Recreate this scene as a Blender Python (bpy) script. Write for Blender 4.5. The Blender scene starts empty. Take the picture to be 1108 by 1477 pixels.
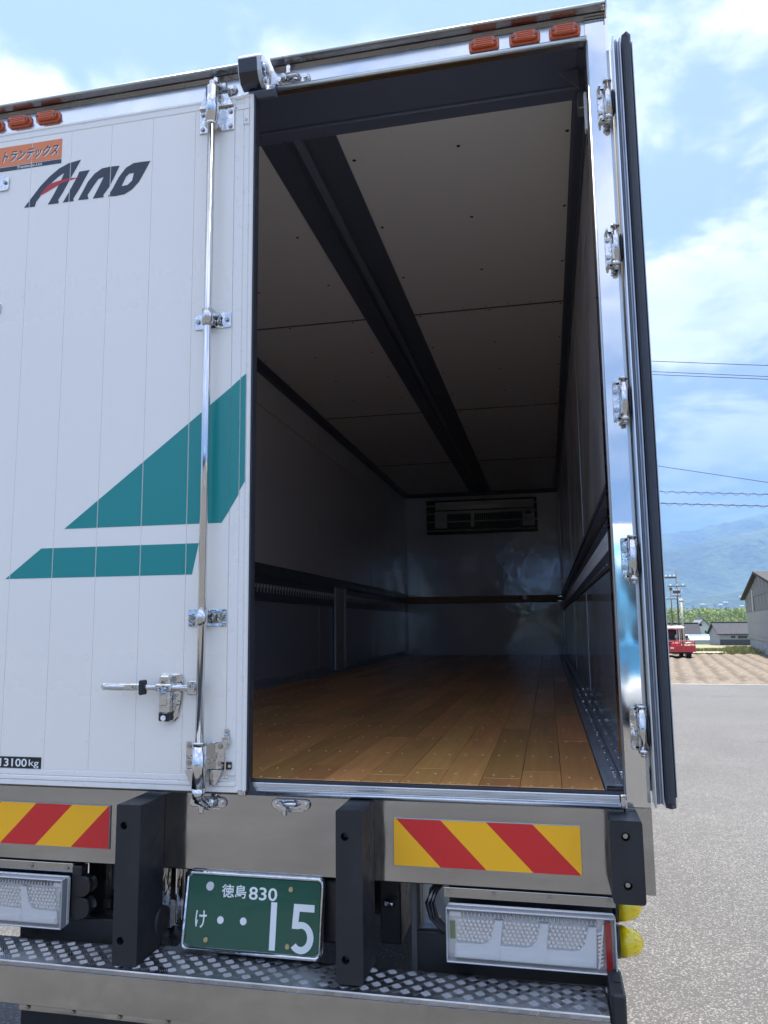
import bpy, bmesh, math, random
from mathutils import Vector, Matrix, noise
from mathutils.geometry import tessellate_polygon
random.seed(7)
R_ = math.radians
sc = bpy.context.scene
COL = sc.collection
GZ = -1.1; HAZE = 0.00014

# ---------------------------------------------------------------- camera
cam = bpy.data.cameras.new('camera'); camo = bpy.data.objects.new('camera', cam); COL.objects.link(camo)
yaw, pitch, roll = 0.2201380606, 0.1374524012, -0.0092025337
cam.sensor_fit = 'VERTICAL'; cam.sensor_height = 36.0
cam.lens = 1143.23 / 1477 * 36.0
cam.shift_x = (554 - 531.97) / 1477; cam.shift_y = (743.856 - 738.5) / 1477
cam.clip_start = 0.05; cam.clip_end = 40000
cy, sy, cp, sp = math.cos(yaw), math.sin(yaw), math.cos(pitch), math.sin(pitch)
f = Vector((-sy * cp, cy * cp, sp)); r0 = Vector((cy, sy, 0)); u0 = r0.cross(f)
r = math.cos(roll) * r0 + math.sin(roll) * u0; u = -math.sin(roll) * r0 + math.cos(roll) * u0
M = Matrix((r, u, -f)).transposed().to_4x4(); M.translation = Vector((1.01257, -2.4144, 0.4686))
camo.matrix_world = M
sc.camera = camo

# ---------------------------------------------------------------- world, sun, exposure
SUN_EL, SUN_AZ = 78.0, 14.0     # azimuth: degrees to the right of straight ahead (+y)
w = bpy.data.worlds.new('World'); sc.world = w; w.use_nodes = True
nt = w.node_tree; nt.nodes.clear()
def N(nt, t, **kw):
    n = nt.nodes.new(t)
    for k, v in kw.items():
        if k in n.inputs: n.inputs[k].default_value = v
        else: setattr(n, k, v)
    return n
def L(nt, a, b): nt.links.new(a, b)
out = N(nt, 'ShaderNodeOutputWorld'); bg = N(nt, 'ShaderNodeBackground')
sky = N(nt, 'ShaderNodeTexSky', sky_type='NISHITA'); sky.sun_disc = False
sky.sun_elevation = R_(SUN_EL); sky.sun_rotation = R_(SUN_AZ)
sky.air_density = 1.2; sky.dust_density = 0.5; sky.ozone_density = 1.5
bg.inputs['Strength'].default_value = 0.1
tc = N(nt, 'ShaderNodeTexCoord'); sep = N(nt, 'ShaderNodeSeparateXYZ'); L(nt, tc.outputs['Generated'], sep.inputs[0])
zz = N(nt, 'ShaderNodeMath', operation='MAXIMUM'); zz.inputs[1].default_value = 0.0; L(nt, sep.outputs[2], zz.inputs[0])
za = N(nt, 'ShaderNodeMath', operation='ADD'); za.inputs[1].default_value = 0.16; L(nt, zz.outputs[0], za.inputs[0])
dx = N(nt, 'ShaderNodeMath', operation='DIVIDE'); L(nt, sep.outputs[0], dx.inputs[0]); L(nt, za.outputs[0], dx.inputs[1])
dy = N(nt, 'ShaderNodeMath', operation='DIVIDE'); L(nt, sep.outputs[1], dy.inputs[0]); L(nt, za.outputs[0], dy.inputs[1])
cb = N(nt, 'ShaderNodeCombineXYZ'); L(nt, dx.outputs[0], cb.inputs[0]); L(nt, dy.outputs[0], cb.inputs[1])
cb.inputs[2].default_value = 1.3
n1 = N(nt, 'ShaderNodeTexNoise', Scale=2.7, Detail=10.0, Roughness=0.56, Distortion=0.35); L(nt, cb.outputs[0], n1.inputs['Vector'])
mr = N(nt, 'ShaderNodeMapRange'); mr.interpolation_type = 'SMOOTHSTEP'
mr.inputs[1].default_value = 0.42; mr.inputs[2].default_value = 0.60; L(nt, n1.outputs[0], mr.inputs[0])
n2 = N(nt, 'ShaderNodeTexNoise', Scale=3.1, Detail=6.0, Roughness=0.55); L(nt, cb.outputs[0], n2.inputs['Vector'])
cc = N(nt, 'ShaderNodeValToRGB'); L(nt, n2.outputs[0], cc.inputs[0])
cc.color_ramp.elements[0].position = 0.3; cc.color_ramp.elements[0].color = (2.5, 2.8, 3.4, 1)
cc.color_ramp.elements[1].position = 0.62; cc.color_ramp.elements[1].color = (3.9, 4.0, 4.2, 1)
# thin the clouds towards the horizon
hz = N(nt, 'ShaderNodeMapRange'); hz.inputs[1].default_value = 0.10; hz.inputs[2].default_value = 0.50
hz.inputs[3].default_value = 0.12; hz.inputs[4].default_value = 1.0; L(nt, sep.outputs[2], hz.inputs[0])
mm = N(nt, 'ShaderNodeMath', operation='MULTIPLY'); L(nt, mr.outputs[0], mm.inputs[0]); L(nt, hz.outputs[0], mm.inputs[1])
mx = N(nt, 'ShaderNodeMix', data_type='RGBA'); L(nt, mm.outputs[0], mx.inputs[0])
# a thin milky veil over the blue
veil = N(nt, 'ShaderNodeTexNoise', Scale=0.9, Detail=5.0, Roughness=0.5); L(nt, cb.outputs[0], veil.inputs['Vector'])
vr = N(nt, 'ShaderNodeMapRange'); vr.inputs[1].default_value = 0.3; vr.inputs[2].default_value = 0.7
vr.inputs[3].default_value = 0.62; vr.inputs[4].default_value = 0.92; L(nt, veil.outputs[0], vr.inputs[0])
mv = N(nt, 'ShaderNodeMix', data_type='RGBA'); L(nt, vr.outputs[0], mv.inputs[0]); L(nt, sky.outputs[0], mv.inputs[6]); mv.inputs[7].default_value = (1.15, 1.5, 2.55, 1)
# blue-grey cloud bank low over the hills
lo_ = N(nt, 'ShaderNodeMapRange'); lo_.interpolation_type = 'SMOOTHSTEP'; lo_.inputs[1].default_value = 0.02; lo_.inputs[2].default_value = 0.52
lo_.inputs[3].default_value = 0.9; lo_.inputs[4].default_value = 0.0; L(nt, sep.outputs[2], lo_.inputs[0])
mlo = N(nt, 'ShaderNodeMix', data_type='RGBA'); L(nt, lo_.outputs[0], mlo.inputs[0]); L(nt, mv.outputs[2], mlo.inputs[6]); mlo.inputs[7].default_value = (.60, .82, 1.25, 1)
L(nt, mlo.outputs[2], mx.inputs[6]); L(nt, cc.outputs[0], mx.inputs[7])
L(nt, mx.outputs[2], bg.inputs['Color']); L(nt, bg.outputs[0], out.inputs[0])

sun = bpy.data.lights.new('sun', 'SUN'); sun.energy = 3.7; sun.angle = R_(0.53); sun.color = (1.0, 0.955, 0.89)
suno = bpy.data.objects.new('sun', sun); COL.objects.link(suno)
sd = Vector((math.sin(R_(SUN_AZ)) * math.cos(R_(SUN_EL)), math.cos(R_(SUN_AZ)) * math.cos(R_(SUN_EL)), math.sin(R_(SUN_EL))))
suno.rotation_euler = sd.to_track_quat('Z', 'Y').to_euler(); suno.location = (0, 0, 30)
vs = sc.view_settings; vs.view_transform = 'Standard'; vs.look = 'None'; vs.exposure = 2.12; vs.gamma = 1.0; vs.use_curve_mapping = False
try:
    sc.cycles.max_bounces = 12; sc.cycles.diffuse_bounces = 9; sc.cycles.glossy_bounces = 6; sc.cycles.transparent_max_bounces = 12
    sc.cycles.sample_clamp_indirect = 4.0; sc.cycles.volume_bounces = 0
except Exception: pass

# ---------------------------------------------------------------- materials
MATS = {}
def mat(name, col=(.5, .5, .5), rough=.5, metal=0.0, **o):
    if name in MATS: return MATS[name]
    m = bpy.data.materials.new(name); m.use_nodes = True; t = m.node_tree
    b = t.nodes['Principled BSDF']
    b.inputs['Base Color'].default_value = (*col, 1); b.inputs['Roughness'].default_value = rough; b.inputs['Metallic'].default_value = metal
    if 'coat' in o: b.inputs['Coat Weight'].default_value = o['coat']; b.inputs['Coat Roughness'].default_value = o.get('coat_rough', .05)
    if 'spec' in o: b.inputs['Specular IOR Level'].default_value = o['spec']
    co = N(t, 'ShaderNodeTexCoord')
    if o.get('obj_rand'):
        inf = N(t, 'ShaderNodeObjectInfo')
    def noise_tex(scale, detail=4, vec=None, stretch=None, rough_=.55):
        n = N(t, 'ShaderNodeTexNoise', Scale=scale, Detail=detail, Roughness=rough_)
        src = co.outputs['Object']
        if stretch:
            mp = N(t, 'ShaderNodeMapping'); mp.inputs['Scale'].default_value = stretch; L(t, src, mp.inputs[0]); src = mp.outputs[0]
            if o.get('obj_rand'):
                cx = N(t, 'ShaderNodeCombineXYZ'); ml = N(t, 'ShaderNodeMath', operation='MULTIPLY'); ml.inputs[1].default_value = 37.0
                L(t, inf.outputs['Random'], ml.inputs[0]); L(t, ml.outputs[0], cx.inputs[0]); L(t, ml.outputs[0], cx.inputs[2]); L(t, cx.outputs[0], mp.inputs['Location'])
        L(t, src, n.inputs['Vector']); return n
    csock = None
    if 'var' in o:   # (scale, second colour, lo, hi, stretch)
        v = o['var']; n = noise_tex(v[0], v[5] if len(v) > 5 else 6, stretch=v[4] if len(v) > 4 else None)
        m1 = N(t, 'ShaderNodeMapRange'); m1.inputs[1].default_value = v[2]; m1.inputs[2].default_value = v[3]; L(t, n.outputs[0], m1.inputs[0])
        mc = N(t, 'ShaderNodeMix', data_type='RGBA'); mc.inputs[6].default_value = (*col, 1); mc.inputs[7].default_value = (*v[1], 1)
        L(t, m1.outputs[0], mc.inputs[0]); csock = mc.outputs[2]
    if 'obj_rand' in o and o['obj_rand']:
        hs = N(t, 'ShaderNodeHueSaturation'); m2 = N(t, 'ShaderNodeMapRange'); m2.inputs[3].default_value = 1 - o['obj_rand']; m2.inputs[4].default_value = 1 + o['obj_rand']
        L(t, inf.outputs['Random'], m2.inputs[0]); L(t, m2.outputs[0], hs.inputs['Value'])
        m3 = N(t, 'ShaderNodeMath', operation='MULTIPLY'); m3.inputs[1].default_value = 7.13; L(t, inf.outputs['Random'], m3.inputs[0])
        m4 = N(t, 'ShaderNodeMath', operation='FRACT'); L(t, m3.outputs[0], m4.inputs[0])
        m5 = N(t, 'ShaderNodeMapRange'); m5.inputs[3].default_value = .49; m5.inputs[4].default_value = .508; L(t, m4.outputs[0], m5.inputs[0]); L(t, m5.outputs[0], hs.inputs['Hue'])
        if csock: L(t, csock, hs.inputs['Color'])
        else: hs.inputs['Color'].default_value = (*col, 1)
        csock = hs.outputs['Color']
    if csock: L(t, csock, b.inputs['Base Color'])
    if 'rvar' in o:  # (scale, lo rough, hi rough, stretch)
        v = o['rvar']; n = noise_tex(v[0], 5, stretch=v[3] if len(v) > 3 else None)
        m1 = N(t, 'ShaderNodeMapRange'); m1.inputs[1].default_value = .35; m1.inputs[2].default_value = .65
        m1.inputs[3].default_value = v[1]; m1.inputs[4].default_value = v[2]; L(t, n.outputs[0], m1.inputs[0]); L(t, m1.outputs[0], b.inputs['Roughness'])
    if 'bump' in o:  # list of (scale, distance, stretch, detail)
        prev = None
        for v in o['bump']:
            n = noise_tex(v[0], v[3] if len(v) > 3 else 3, stretch=v[2] if len(v) > 2 else None)
            bp = N(t, 'ShaderNodeBump'); bp.inputs['Strength'].default_value = 1.0; bp.inputs['Distance'].default_value = v[1]
            L(t, n.outputs[0], bp.inputs['Height'])
            if prev: L(t, prev, bp.inputs['Normal'])
            prev = bp.outputs[0]
        L(t, prev, b.inputs['Normal'])
        if 'coat' in o: L(t, prev, b.inputs['Coat Normal'])
    MATS[name] = m; return m

def clear_mat(name, col=(1, 1, 1), k=1.0):
    m = bpy.data.materials.new(name); m.use_nodes = True; t = m.node_tree; t.nodes.clear()
    o = N(t, 'ShaderNodeOutputMaterial'); tr = N(t, 'ShaderNodeBsdfTransparent'); tr.inputs[0].default_value = (*col, 1)
    g = N(t, 'ShaderNodeBsdfGlossy'); g.inputs['Roughness'].default_value = .04
    fr = N(t, 'ShaderNodeFresnel'); fr.inputs[0].default_value = 1.5
    mu = N(t, 'ShaderNodeMath', operation='MULTIPLY'); mu.inputs[1].default_value = k; L(t, fr.outputs[0], mu.inputs[0])
    mi = N(t, 'ShaderNodeMixShader'); L(t, mu.outputs[0], mi.inputs[0]); L(t, tr.outputs[0], mi.inputs[1]); L(t, g.outputs[0], mi.inputs[2])
    L(t, mi.outputs[0], o.inputs[0]); MATS[name] = m; return m

WHITE = mat('white_door_paint', (.90, .865, .80), .28, coat=.4, coat_rough=.12, rvar=(3, .26, .32), bump=[(2.0, .0006)])
WFRAME = mat('white_anodised_frame', (.88, .86, .82), .3, rvar=(30, .25, .4))
BACKW = mat('door_joint_sealant', (.80, .78, .74), .6)
STEEL = mat('mirror_stainless', (.66, .65, .63), .06, 1.0, rvar=(5, .04, .12), bump=[(2.2, .004), (9, .0006)])
HEADM = mat('header_stainless', (.74, .745, .75), .2, 1.0, rvar=(5, .14, .26), bump=[(2.2, .003)])
POST = mat('mirror_stainless_post', (.72, .72, .71), .05, 1.0, rvar=(6, .03, .09), bump=[(2.5, .003, (1, 1, .7))])
BUMP = mat('satin_stainless', (.47, .468, .462), .18, 1.0, rvar=(4, .05, .13, (1, 1, 6)), bump=[(1.6, .008), (120, .00008, (.02, 1, 1))], var=(2.5, (.39, .388, .384), .4, .7, (1, 1, 4)))
CHROME = mat('polished_chrome', (.64, .645, .65), .07, 1.0, rvar=(40, .04, .14), bump=[(16, .006), (70, .0002)])
ROD = mat('bright_rod_steel', (.70, .70, .70), .10, 1.0, rvar=(9, .07, .16), bump=[(5, .0004)])
ALU = mat('extruded_aluminium', (.66, .69, .73), .3, 1.0, rvar=(20, .22, .42, (.2, 4, 4)), var=(25, (.5, .53, .57), .45, .7, (.2, 3, 3)))
ALUG = mat('grey_aluminium_channel', (.44, .47, .52), .42, .85, rvar=(15, .35, .5))
ALUD = mat('dark_painted_channel', (.10, .12, .165), .32, 0, rvar=(3, .29, .35))
HEADR = mat('dark_steel_primer', (.15, .18, .26), .36, rvar=(6, .3, .5), bump=[(5, .002)])
GUTTER = mat('smoky_gutter_steel', (.36, .34, .33), .2, 1.0, rvar=(8, .12, .3), bump=[(5, .002)], var=(14, (.26, .245, .24), .45, .75, (.3, 1, 1)))
LIP = mat('gutter_lip', (.62, .66, .63), .35, .7)
RUB = mat('black_rubber_buffer', (.014, .016, .020), .48, rvar=(12, .38, .6), var=(9, (.024, .026, .031), .5, .8, (1, 1, .4)), bump=[(60, .0004)])
GASK = mat('black_door_gasket', (.034, .038, .048), .40, rvar=(8, .3, .55), bump=[(14, .003, (1, 1, .6))])
BLACK = mat('black_chassis_paint', (.010, .011, .013), .38, rvar=(10, .25, .6), bump=[(20, .001)])
BLACKP = mat('black_plastic', (.014, .015, .018), .35)
CEIL = mat('pale_ceiling_board', (.90, .90, .885), .42, bump=[(1.2, .004), (40, .0002)], rvar=(3, .34, .5))
WALLW = mat('pale_wall_board', (.86, .86, .87), .16, bump=[(1.1, .005)], rvar=(2, .1, .22))
WALLD = mat('glossy_kick_panel', (.42, .47, .56), .08, .1, bump=[(.9, .006), (5, .0006)], rvar=(3, .05, .14))
WALLF = mat('glossy_front_bulkhead', (.72, .75, .80), .09, .1, bump=[(1.3, .011), (4.0, .002)], rvar=(2, .05, .18))
WOOD = mat('oiled_hardwood', (.76, .38, .125), .34, obj_rand=.24, var=(6, (.56, .255, .085), .3, .8, (9, .35, 1), 5), rvar=(5, .30, .38, (2, .6, 1)), coat=.2, coat_rough=.22)
SCREW = mat('bright_screw_heads', (.75, .55, .33), .45, .4)
STEEL2 = mat('zinc_bolt', (.42, .41, .40), .22, 1.0)
AMBER = mat('amber_lens', (.62, .10, .02), .12, coat=1.0, coat_rough=.03, bump=[(30, .0012, (.3, 1, 6))])
AMBERD = mat('amber_lens_dark_core', (.16, .02, .01), .15, coat=1.0)
YELLOW = mat('yellow_marker_lens', (1.0, .78, .01), .2, coat=.8, var=(30, (.85, .58, .005), .4, .7))
TEAL = mat('teal_print', (.008, .255, .245), .3, coat=.3, coat_rough=.12)
NAVY = mat('dark_navy_print', (.030, .042, .065), .35)
REDP = mat('red_print', (.52, .03, .045), .35)
ORANGE = mat('orange_print', (.80, .235, .085), .4)
WHITEP = mat('white_print', (.85, .86, .87), .4)
PLGR = mat('green_plate_enamel', (.008, .085, .052), .22, coat=.6, coat_rough=.08, bump=[(14, .0008)])
PLWH = mat('plate_white_characters', (.80, .84, .84), .35)
RREF = mat('red_reflective_sheet', (.66, .018, .02), .35, coat=.3, bump=[(300, .0001)])
YREF = mat('yellow_reflective_sheet', (1.0, .50, .008), .35, coat=.3, bump=[(300, .0001)])
LEDH = mat('lamp_housing_silver', (.93, .93, .93), .3, .1, rvar=(20, .2, .4))
LEDW = mat('lamp_light_guide', (.94, .95, .96), .2, coat=.5)
LEDC = mat('lamp_reflector_chrome', (.95, .97, 1.0), .12, .55)
LENS = clear_mat('clear_lens', (.99, .99, .99), .7)
REDL = mat('red_lamp_strip', (.48, .006, .012), .25, coat=.5)
TREAD = mat('checker_aluminium', (.50, .51, .53), .3, 1.0, rvar=(12, .22, .48), var=(7, (.36, .37, .39), .4, .7))
TREADB = mat('checker_bars', (.62, .62, .63), .34, 1.0)
ELAMP = mat('evaporator_case', (.38, .39, .37), .5)
TIRE = mat('tyre_rubber', (.016, .016, .017), .75, bump=[(60, .002)])
GREEN = mat('green_circuit', (.25, .34, .16), .5)
BRASS = mat('brass_screw', (.62, .50, .27), .3, 1.0)

# ---------------------------------------------------------------- mesh helpers
SMALL = {'lens_screw', 'keeper_bolt', 'buffer_bolt', 'guide_bolt', 'strap_bolt', 'bracket_bolt', 'hinge_bolt', 'guard_bolt', 'plate_bolt', 'plate_screw', 'plate_dot', 'corner_rivet', 'bracket_screw', 'skin_rivet', 'insulator', 'step_bolt', 'chassis_bolt', 'lamp_glass', 'wiring_loom', 'joint_strip', 'light_guide', 'ribbed_reflector', 'side_reflector_strip'}
class MB:
    def __init__(s): s.b = bmesh.new()
    def box(s, x0, x1, y0, y1, z0, z1, bev=0.0, mtx=None, seg=1):
        t = bmesh.new(); g = bmesh.ops.create_cube(t, size=1.0)
        for v in t.verts:
            v.co = Vector(((x0 + x1) / 2 + v.co.x * abs(x1 - x0), (y0 + y1) / 2 + v.co.y * abs(y1 - y0), (z0 + z1) / 2 + v.co.z * abs(z1 - z0)))
        if bev > 0: bmesh.ops.bevel(t, geom=t.edges[:], offset=bev, segments=seg, affect='EDGES', profile=.5)
        return s._add(t, mtx)
    def _add(s, t, mtx=None, smooth=False):
        if mtx: bmesh.ops.transform(t, matrix=mtx, verts=t.verts[:])
        if smooth:
            for fc in t.faces: fc.smooth = True
        me = bpy.data.meshes.new('tmp'); t.to_mesh(me); t.free(); s.b.from_mesh(me); bpy.data.meshes.remove(me); return s
    def cyl(s, a, b, ra, rb=None, n=16, caps=True, smooth=True):
        a, b = Vector(a), Vector(b); rb = ra if rb is None else rb
        t = bmesh.new(); bmesh.ops.create_cone(t, cap_ends=caps, segments=n, radius1=ra, radius2=rb, depth=(b - a).length)
        q = (b - a).normalized().to_track_quat('Z', 'Y').to_matrix().to_4x4(); q.translation = (a + b) / 2
        if smooth:
            for fc in t.faces:
                if len(fc.verts) == 4: fc.smooth = True
        return s._add(t, q)
    def sph(s, c, rx, ry=None, rz=None, u=16, v=10):
        t = bmesh.new(); bmesh.ops.create_uvsphere(t, u_segments=u, v_segments=v, radius=1.0)
        m_ = Matrix.Diagonal((rx, ry or rx, rz or rx, 1)); m_.translation = Vector(c); return s._add(t, m_, True)
    def prism(s, pts, axis, a, b, bev=0.0):
        """polygon pts (two coords) extruded along axis 0/1/2 from a to b; the two coords keep xyz order"""
        t = bmesh.new()
        def P(p, h):
            return {0: (h, p[0], p[1]), 1: (p[0], h, p[1]), 2: (p[0], p[1], h)}[axis]
        A = [t.verts.new(P(p, a)) for p in pts]; B = [t.verts.new(P(p, b)) for p in pts]; n = len(pts)
        tri = tessellate_polygon([[Vector((p[0], p[1], 0)) for p in pts]])
        for q in tri: t.faces.new([A[i] for i in q]); t.faces.new([B[i] for i in reversed(q)])
        for i in range(n): t.faces.new([A[i], A[(i + 1) % n], B[(i + 1) % n], B[i]])
        bmesh.ops.recalc_face_normals(t, faces=t.faces[:])
        bmesh.ops.dissolve_limit(t, angle_limit=.001, verts=t.verts[:], edges=t.edges[:])
        if bev > 0: bmesh.ops.bevel(t, geom=t.edges[:], offset=bev, segments=1, affect='EDGES')
        return s._add(t)
    def plate(s, x0, x1, z0, z1, y0, y1, rad, n=5, bev=0.0):
        """rounded rectangle in x,z extruded in y"""
        pts = []
        for cx, cz, a0 in ((x1 - rad, z0 + rad, -90), (x1 - rad, z1 - rad, 0), (x0 + rad, z1 - rad, 90), (x0 + rad, z0 + rad, 180)):
            for i in range(n + 1):
                a = R_(a0 + 90 * i / n); pts.append((cx + rad * math.cos(a), cz + rad * math.sin(a)))
        return s.prism(pts, 1, y0, y1, bev)
    def tube(s, pts, rad, n=8):
        pts = [Vector(p) for p in pts]; rings = []; t = bmesh.new()
        up = Vector((0, 0, 1))
        for i, p in enumerate(pts):
            d = (pts[min(i + 1, len(pts) - 1)] - pts[max(i - 1, 0)]).normalized()
            ref = up if abs(d.dot(up)) < .95 else Vector((1, 0, 0))
            a = d.cross(ref).normalized(); b_ = d.cross(a)
            rr = rad[i] if isinstance(rad, (list, tuple)) else rad
            rings.append([t.verts.new(p + rr * (math.cos(2 * math.pi * k / n) * a + math.sin(2 * math.pi * k / n) * b_)) for k in range(n)])
        for i in range(len(rings) - 1):
            for k in range(n): t.faces.new([rings[i][k], rings[i][(k + 1) % n], rings[i + 1][(k + 1) % n], rings[i + 1][k]])
        t.faces.new(rings[0][::-1]); t.faces.new(rings[-1])
        bmesh.ops.recalc_face_normals(t, faces=t.faces[:])
        return s._add(t, None, True)
    def quad(s, *p):
        s.b.faces.new([s.b.verts.new(q) for q in p]); return s

def wl(o):
    v = Vector((0, 0, 0))
    while o is not None: v = v + o.location; o = o.parent
    return v
def props(o, label=None, cat=None, group=None, kind=None):
    if label: o['label'] = label
    if cat: o['category'] = cat
    if group: o['group'] = group
    if kind: o['kind'] = kind
    return o
def obj(name, mb, m, parent=None, **kw):
    me = bpy.data.meshes.new(name)
    if isinstance(mb, MB):
        mb.b.to_mesh(me); mb.b.free()
    else: me = mb
    vs_ = me.vertices
    if len(vs_):
        xs = [v.co.x for v in vs_]; ys = [v.co.y for v in vs_]; zs = [v.co.z for v in vs_]
        c = Vector(((min(xs) + max(xs)) / 2, (min(ys) + max(ys)) / 2, (min(zs) + max(zs)) / 2))
    else: c = Vector((0, 0, 0))
    me.transform(Matrix.Translation(-c))
    for mm_ in (m if isinstance(m, (list, tuple)) else [m]): me.materials.append(mm_)
    o = bpy.data.objects.new(name, me); COL.objects.link(o)
    o.parent = parent; o.location = c - wl(parent)
    if name in SMALL: o['kind'] = 'stuff'
    return props(o, **kw)
def empty(name, loc, **kw):
    o = bpy.data.objects.new(name, None); COL.objects.link(o); o.location = loc; o.empty_display_size = .2
    return props(o, **kw)
def clone(o, parent, dloc=(0, 0, 0), name=None):
    """copy of o (sharing its mesh) and of its children"""
    c = o.copy(); COL.objects.link(c); c.parent = parent
    c.location = o.location + Vector(dloc)
    for ch in [k for k in bpy.data.objects if k.parent == o]: clone(ch, c)
    return c
def decal(name, polys, y, m, parent, cuts=(), holes=None, thick=0.0007, **kw):
    """flat print on a plane y = const: polys = [[(x,z),..]..]; cut where the panel joints run"""
    t = bmesh.new()
    for i, p in enumerate(polys):
        loops = [p] + ((holes or {}).get(i, []))
        flat = [q for lp in loops for q in lp]
        vv = [t.verts.new((q[0], y, q[1])) for q in flat]
        for tri in tessellate_polygon([[Vector((q[0], q[1], 0)) for q in lp] for lp in loops]):
            try: t.faces.new([vv[k] for k in tri])
            except ValueError: pass
    for c in cuts:
        for e in (-.0016, .0016):
            bmesh.ops.bisect_plane(t, geom=t.verts[:] + t.edges[:] + t.faces[:], plane_co=(c + e, 0, 0), plane_no=(1, 0, 0))
        bmesh.ops.delete(t, geom=[fc for fc in t.faces if abs(fc.calc_center_median().x - c) < .0015], context='FACES')
    for fc in t.faces:
        fc.normal_update()
        if fc.normal.y > 0: fc.normal_flip()
    mb = MB(); mb.b = t
    return obj(name, mb, m, parent, **kw)
def text_mesh(s, shear=0.0, bold=0.0, space=1.0):
    cu = bpy.data.curves.new('text', 'FONT'); cu.body = s; cu.shear = shear; cu.offset = bold; cu.space_character = space; cu.resolution_u = 3
    o = bpy.data.objects.new('text', cu); COL.objects.link(o)
    dg = bpy.context.evaluated_depsgraph_get(); me = bpy.data.meshes.new_from_object(o.evaluated_get(dg))
    bpy.data.objects.remove(o); bpy.data.curves.remove(cu); return me
def text_on(name, s, x0, x1, z0, z1, y, m, parent, shear=0.0, bold=0.0, slope=0.0, **kw):
    """lettering fitted to the rectangle, facing -y"""
    me = text_mesh(s, shear, bold)
    xs = [v.co.x for v in me.vertices]; ys = [v.co.y for v in me.vertices]
    for v in me.vertices:
        a = (v.co.x - min(xs)) / (max(xs) - min(xs)); b = (v.co.y - min(ys)) / (max(ys) - min(ys))
        v.co = Vector((x0 + a * (x1 - x0), y, z0 + b * (z1 - z0) + slope * a))
    me.materials.clear()
    return obj(name, me, m, parent, **kw)
def block_with_holes(x0, x1, z0, z1, yf, yb, holes, r=.011, depth=.03, ch=.0):
    """block whose front face (at yf) has round counterbores"""
    mb = MB(); t = bmesh.new()
    outer = [(x0, z0), (x1, z0), (x1, z1), (x0, z1)]
    loops = [outer]; n = 14
    for hx, hz_ in holes: loops.append([(hx + r * math.cos(-2 * math.pi * k / n), hz_ + r * math.sin(-2 * math.pi * k / n)) for k in range(n)])
    flat = [q for lp in loops for q in lp]; vv = [t.verts.new((q[0], yf, q[1])) for q in flat]
    for tri in tessellate_polygon([[Vector((q[0], q[1], 0)) for q in lp] for lp in loops]): t.faces.new([vv[k] for k in tri])
    bk = [t.verts.new((q[0], yb, q[1])) for q in outer]
    for i in range(4): t.faces.new([vv[i], vv[(i + 1) % 4], bk[(i + 1) % 4], bk[i]])
    t.faces.new(bk)
    for h in range(len(holes)):
        o_ = 4 + h * n; inn = [t.verts.new((flat[o_ + k][0], yf + depth, flat[o_ + k][1])) for k in range(n)]
        for k in range(n): t.faces.new([vv[o_ + k], vv[o_ + (k + 1) % n], inn[(k + 1) % n], inn[k]])
        t.faces.new(inn)
    bmesh.ops.recalc_face_normals(t, faces=t.faces[:])
    ed = [e for e in t.edges if all(v.co.y == yf for v in e.verts) and e.calc_length() > .03 and len(e.link_faces) == 2 and abs(e.link_faces[0].normal.dot(e.link_faces[1].normal)) < .5]
    ed += [e for e in t.edges if abs(e.verts[0].co.y - e.verts[1].co.y) > .05]
    if ch: bmesh.ops.bevel(t, geom=ed, offset=ch, segments=3, affect='EDGES', profile=.6)
    return mb._add(t)
def hexbolt(mb, c, r=.008, h=.007, axis=(0, -1, 0)):
    a = Vector(c); mb.cyl(a, a + Vector(axis) * .002, r * 1.35, n=14); mb.cyl(a, a + Vector(axis) * h, r, r * .92, n=6, smooth=False); return mb
# ================================================================ the truck (one thing)
truck = empty('box_truck', (0, 5, GZ), label='white box truck with its right rear door open onto a wooden load floor', cat='truck')
X0, X1, LEN, HC = -1.2, 1.25, 10.14, 2.566
T = truck

# outer shell
sw = [(.10, -.12), (LEN + .08, -.12), (LEN + .08, 2.62), (.37, 2.62), (.10, 2.445)]
obj('side_wall', MB().prism(sw, 0, -1.272, -1.205), WHITE, T)
obj('side_wall', MB().prism(sw, 0, 1.255, 1.2755), WHITE, T)
roof = MB().box(-1.272, 1.272, .34, LEN + .08, 2.60, 2.64, .004)
roof.prism([(.041, 2.437), (.34, 2.64), (.34, 2.602), (.041, 2.412)], 0, -1.272, 1.272)
obj('roof', roof, WHITE, T)
obj('front_outer_wall', MB().box(-1.272, 1.272, LEN + .09, LEN + .12, -.12, 2.62), WHITE, T)
cab = MB().prism([(11.0, -.75), (13.3, -.75), (13.35, .1), (13.1, 1.5), (12.6, 1.85), (11.0, 1.85)], 0, -1.23, 1.23, .02)
obj('cab', cab, WHITE, T)

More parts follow.
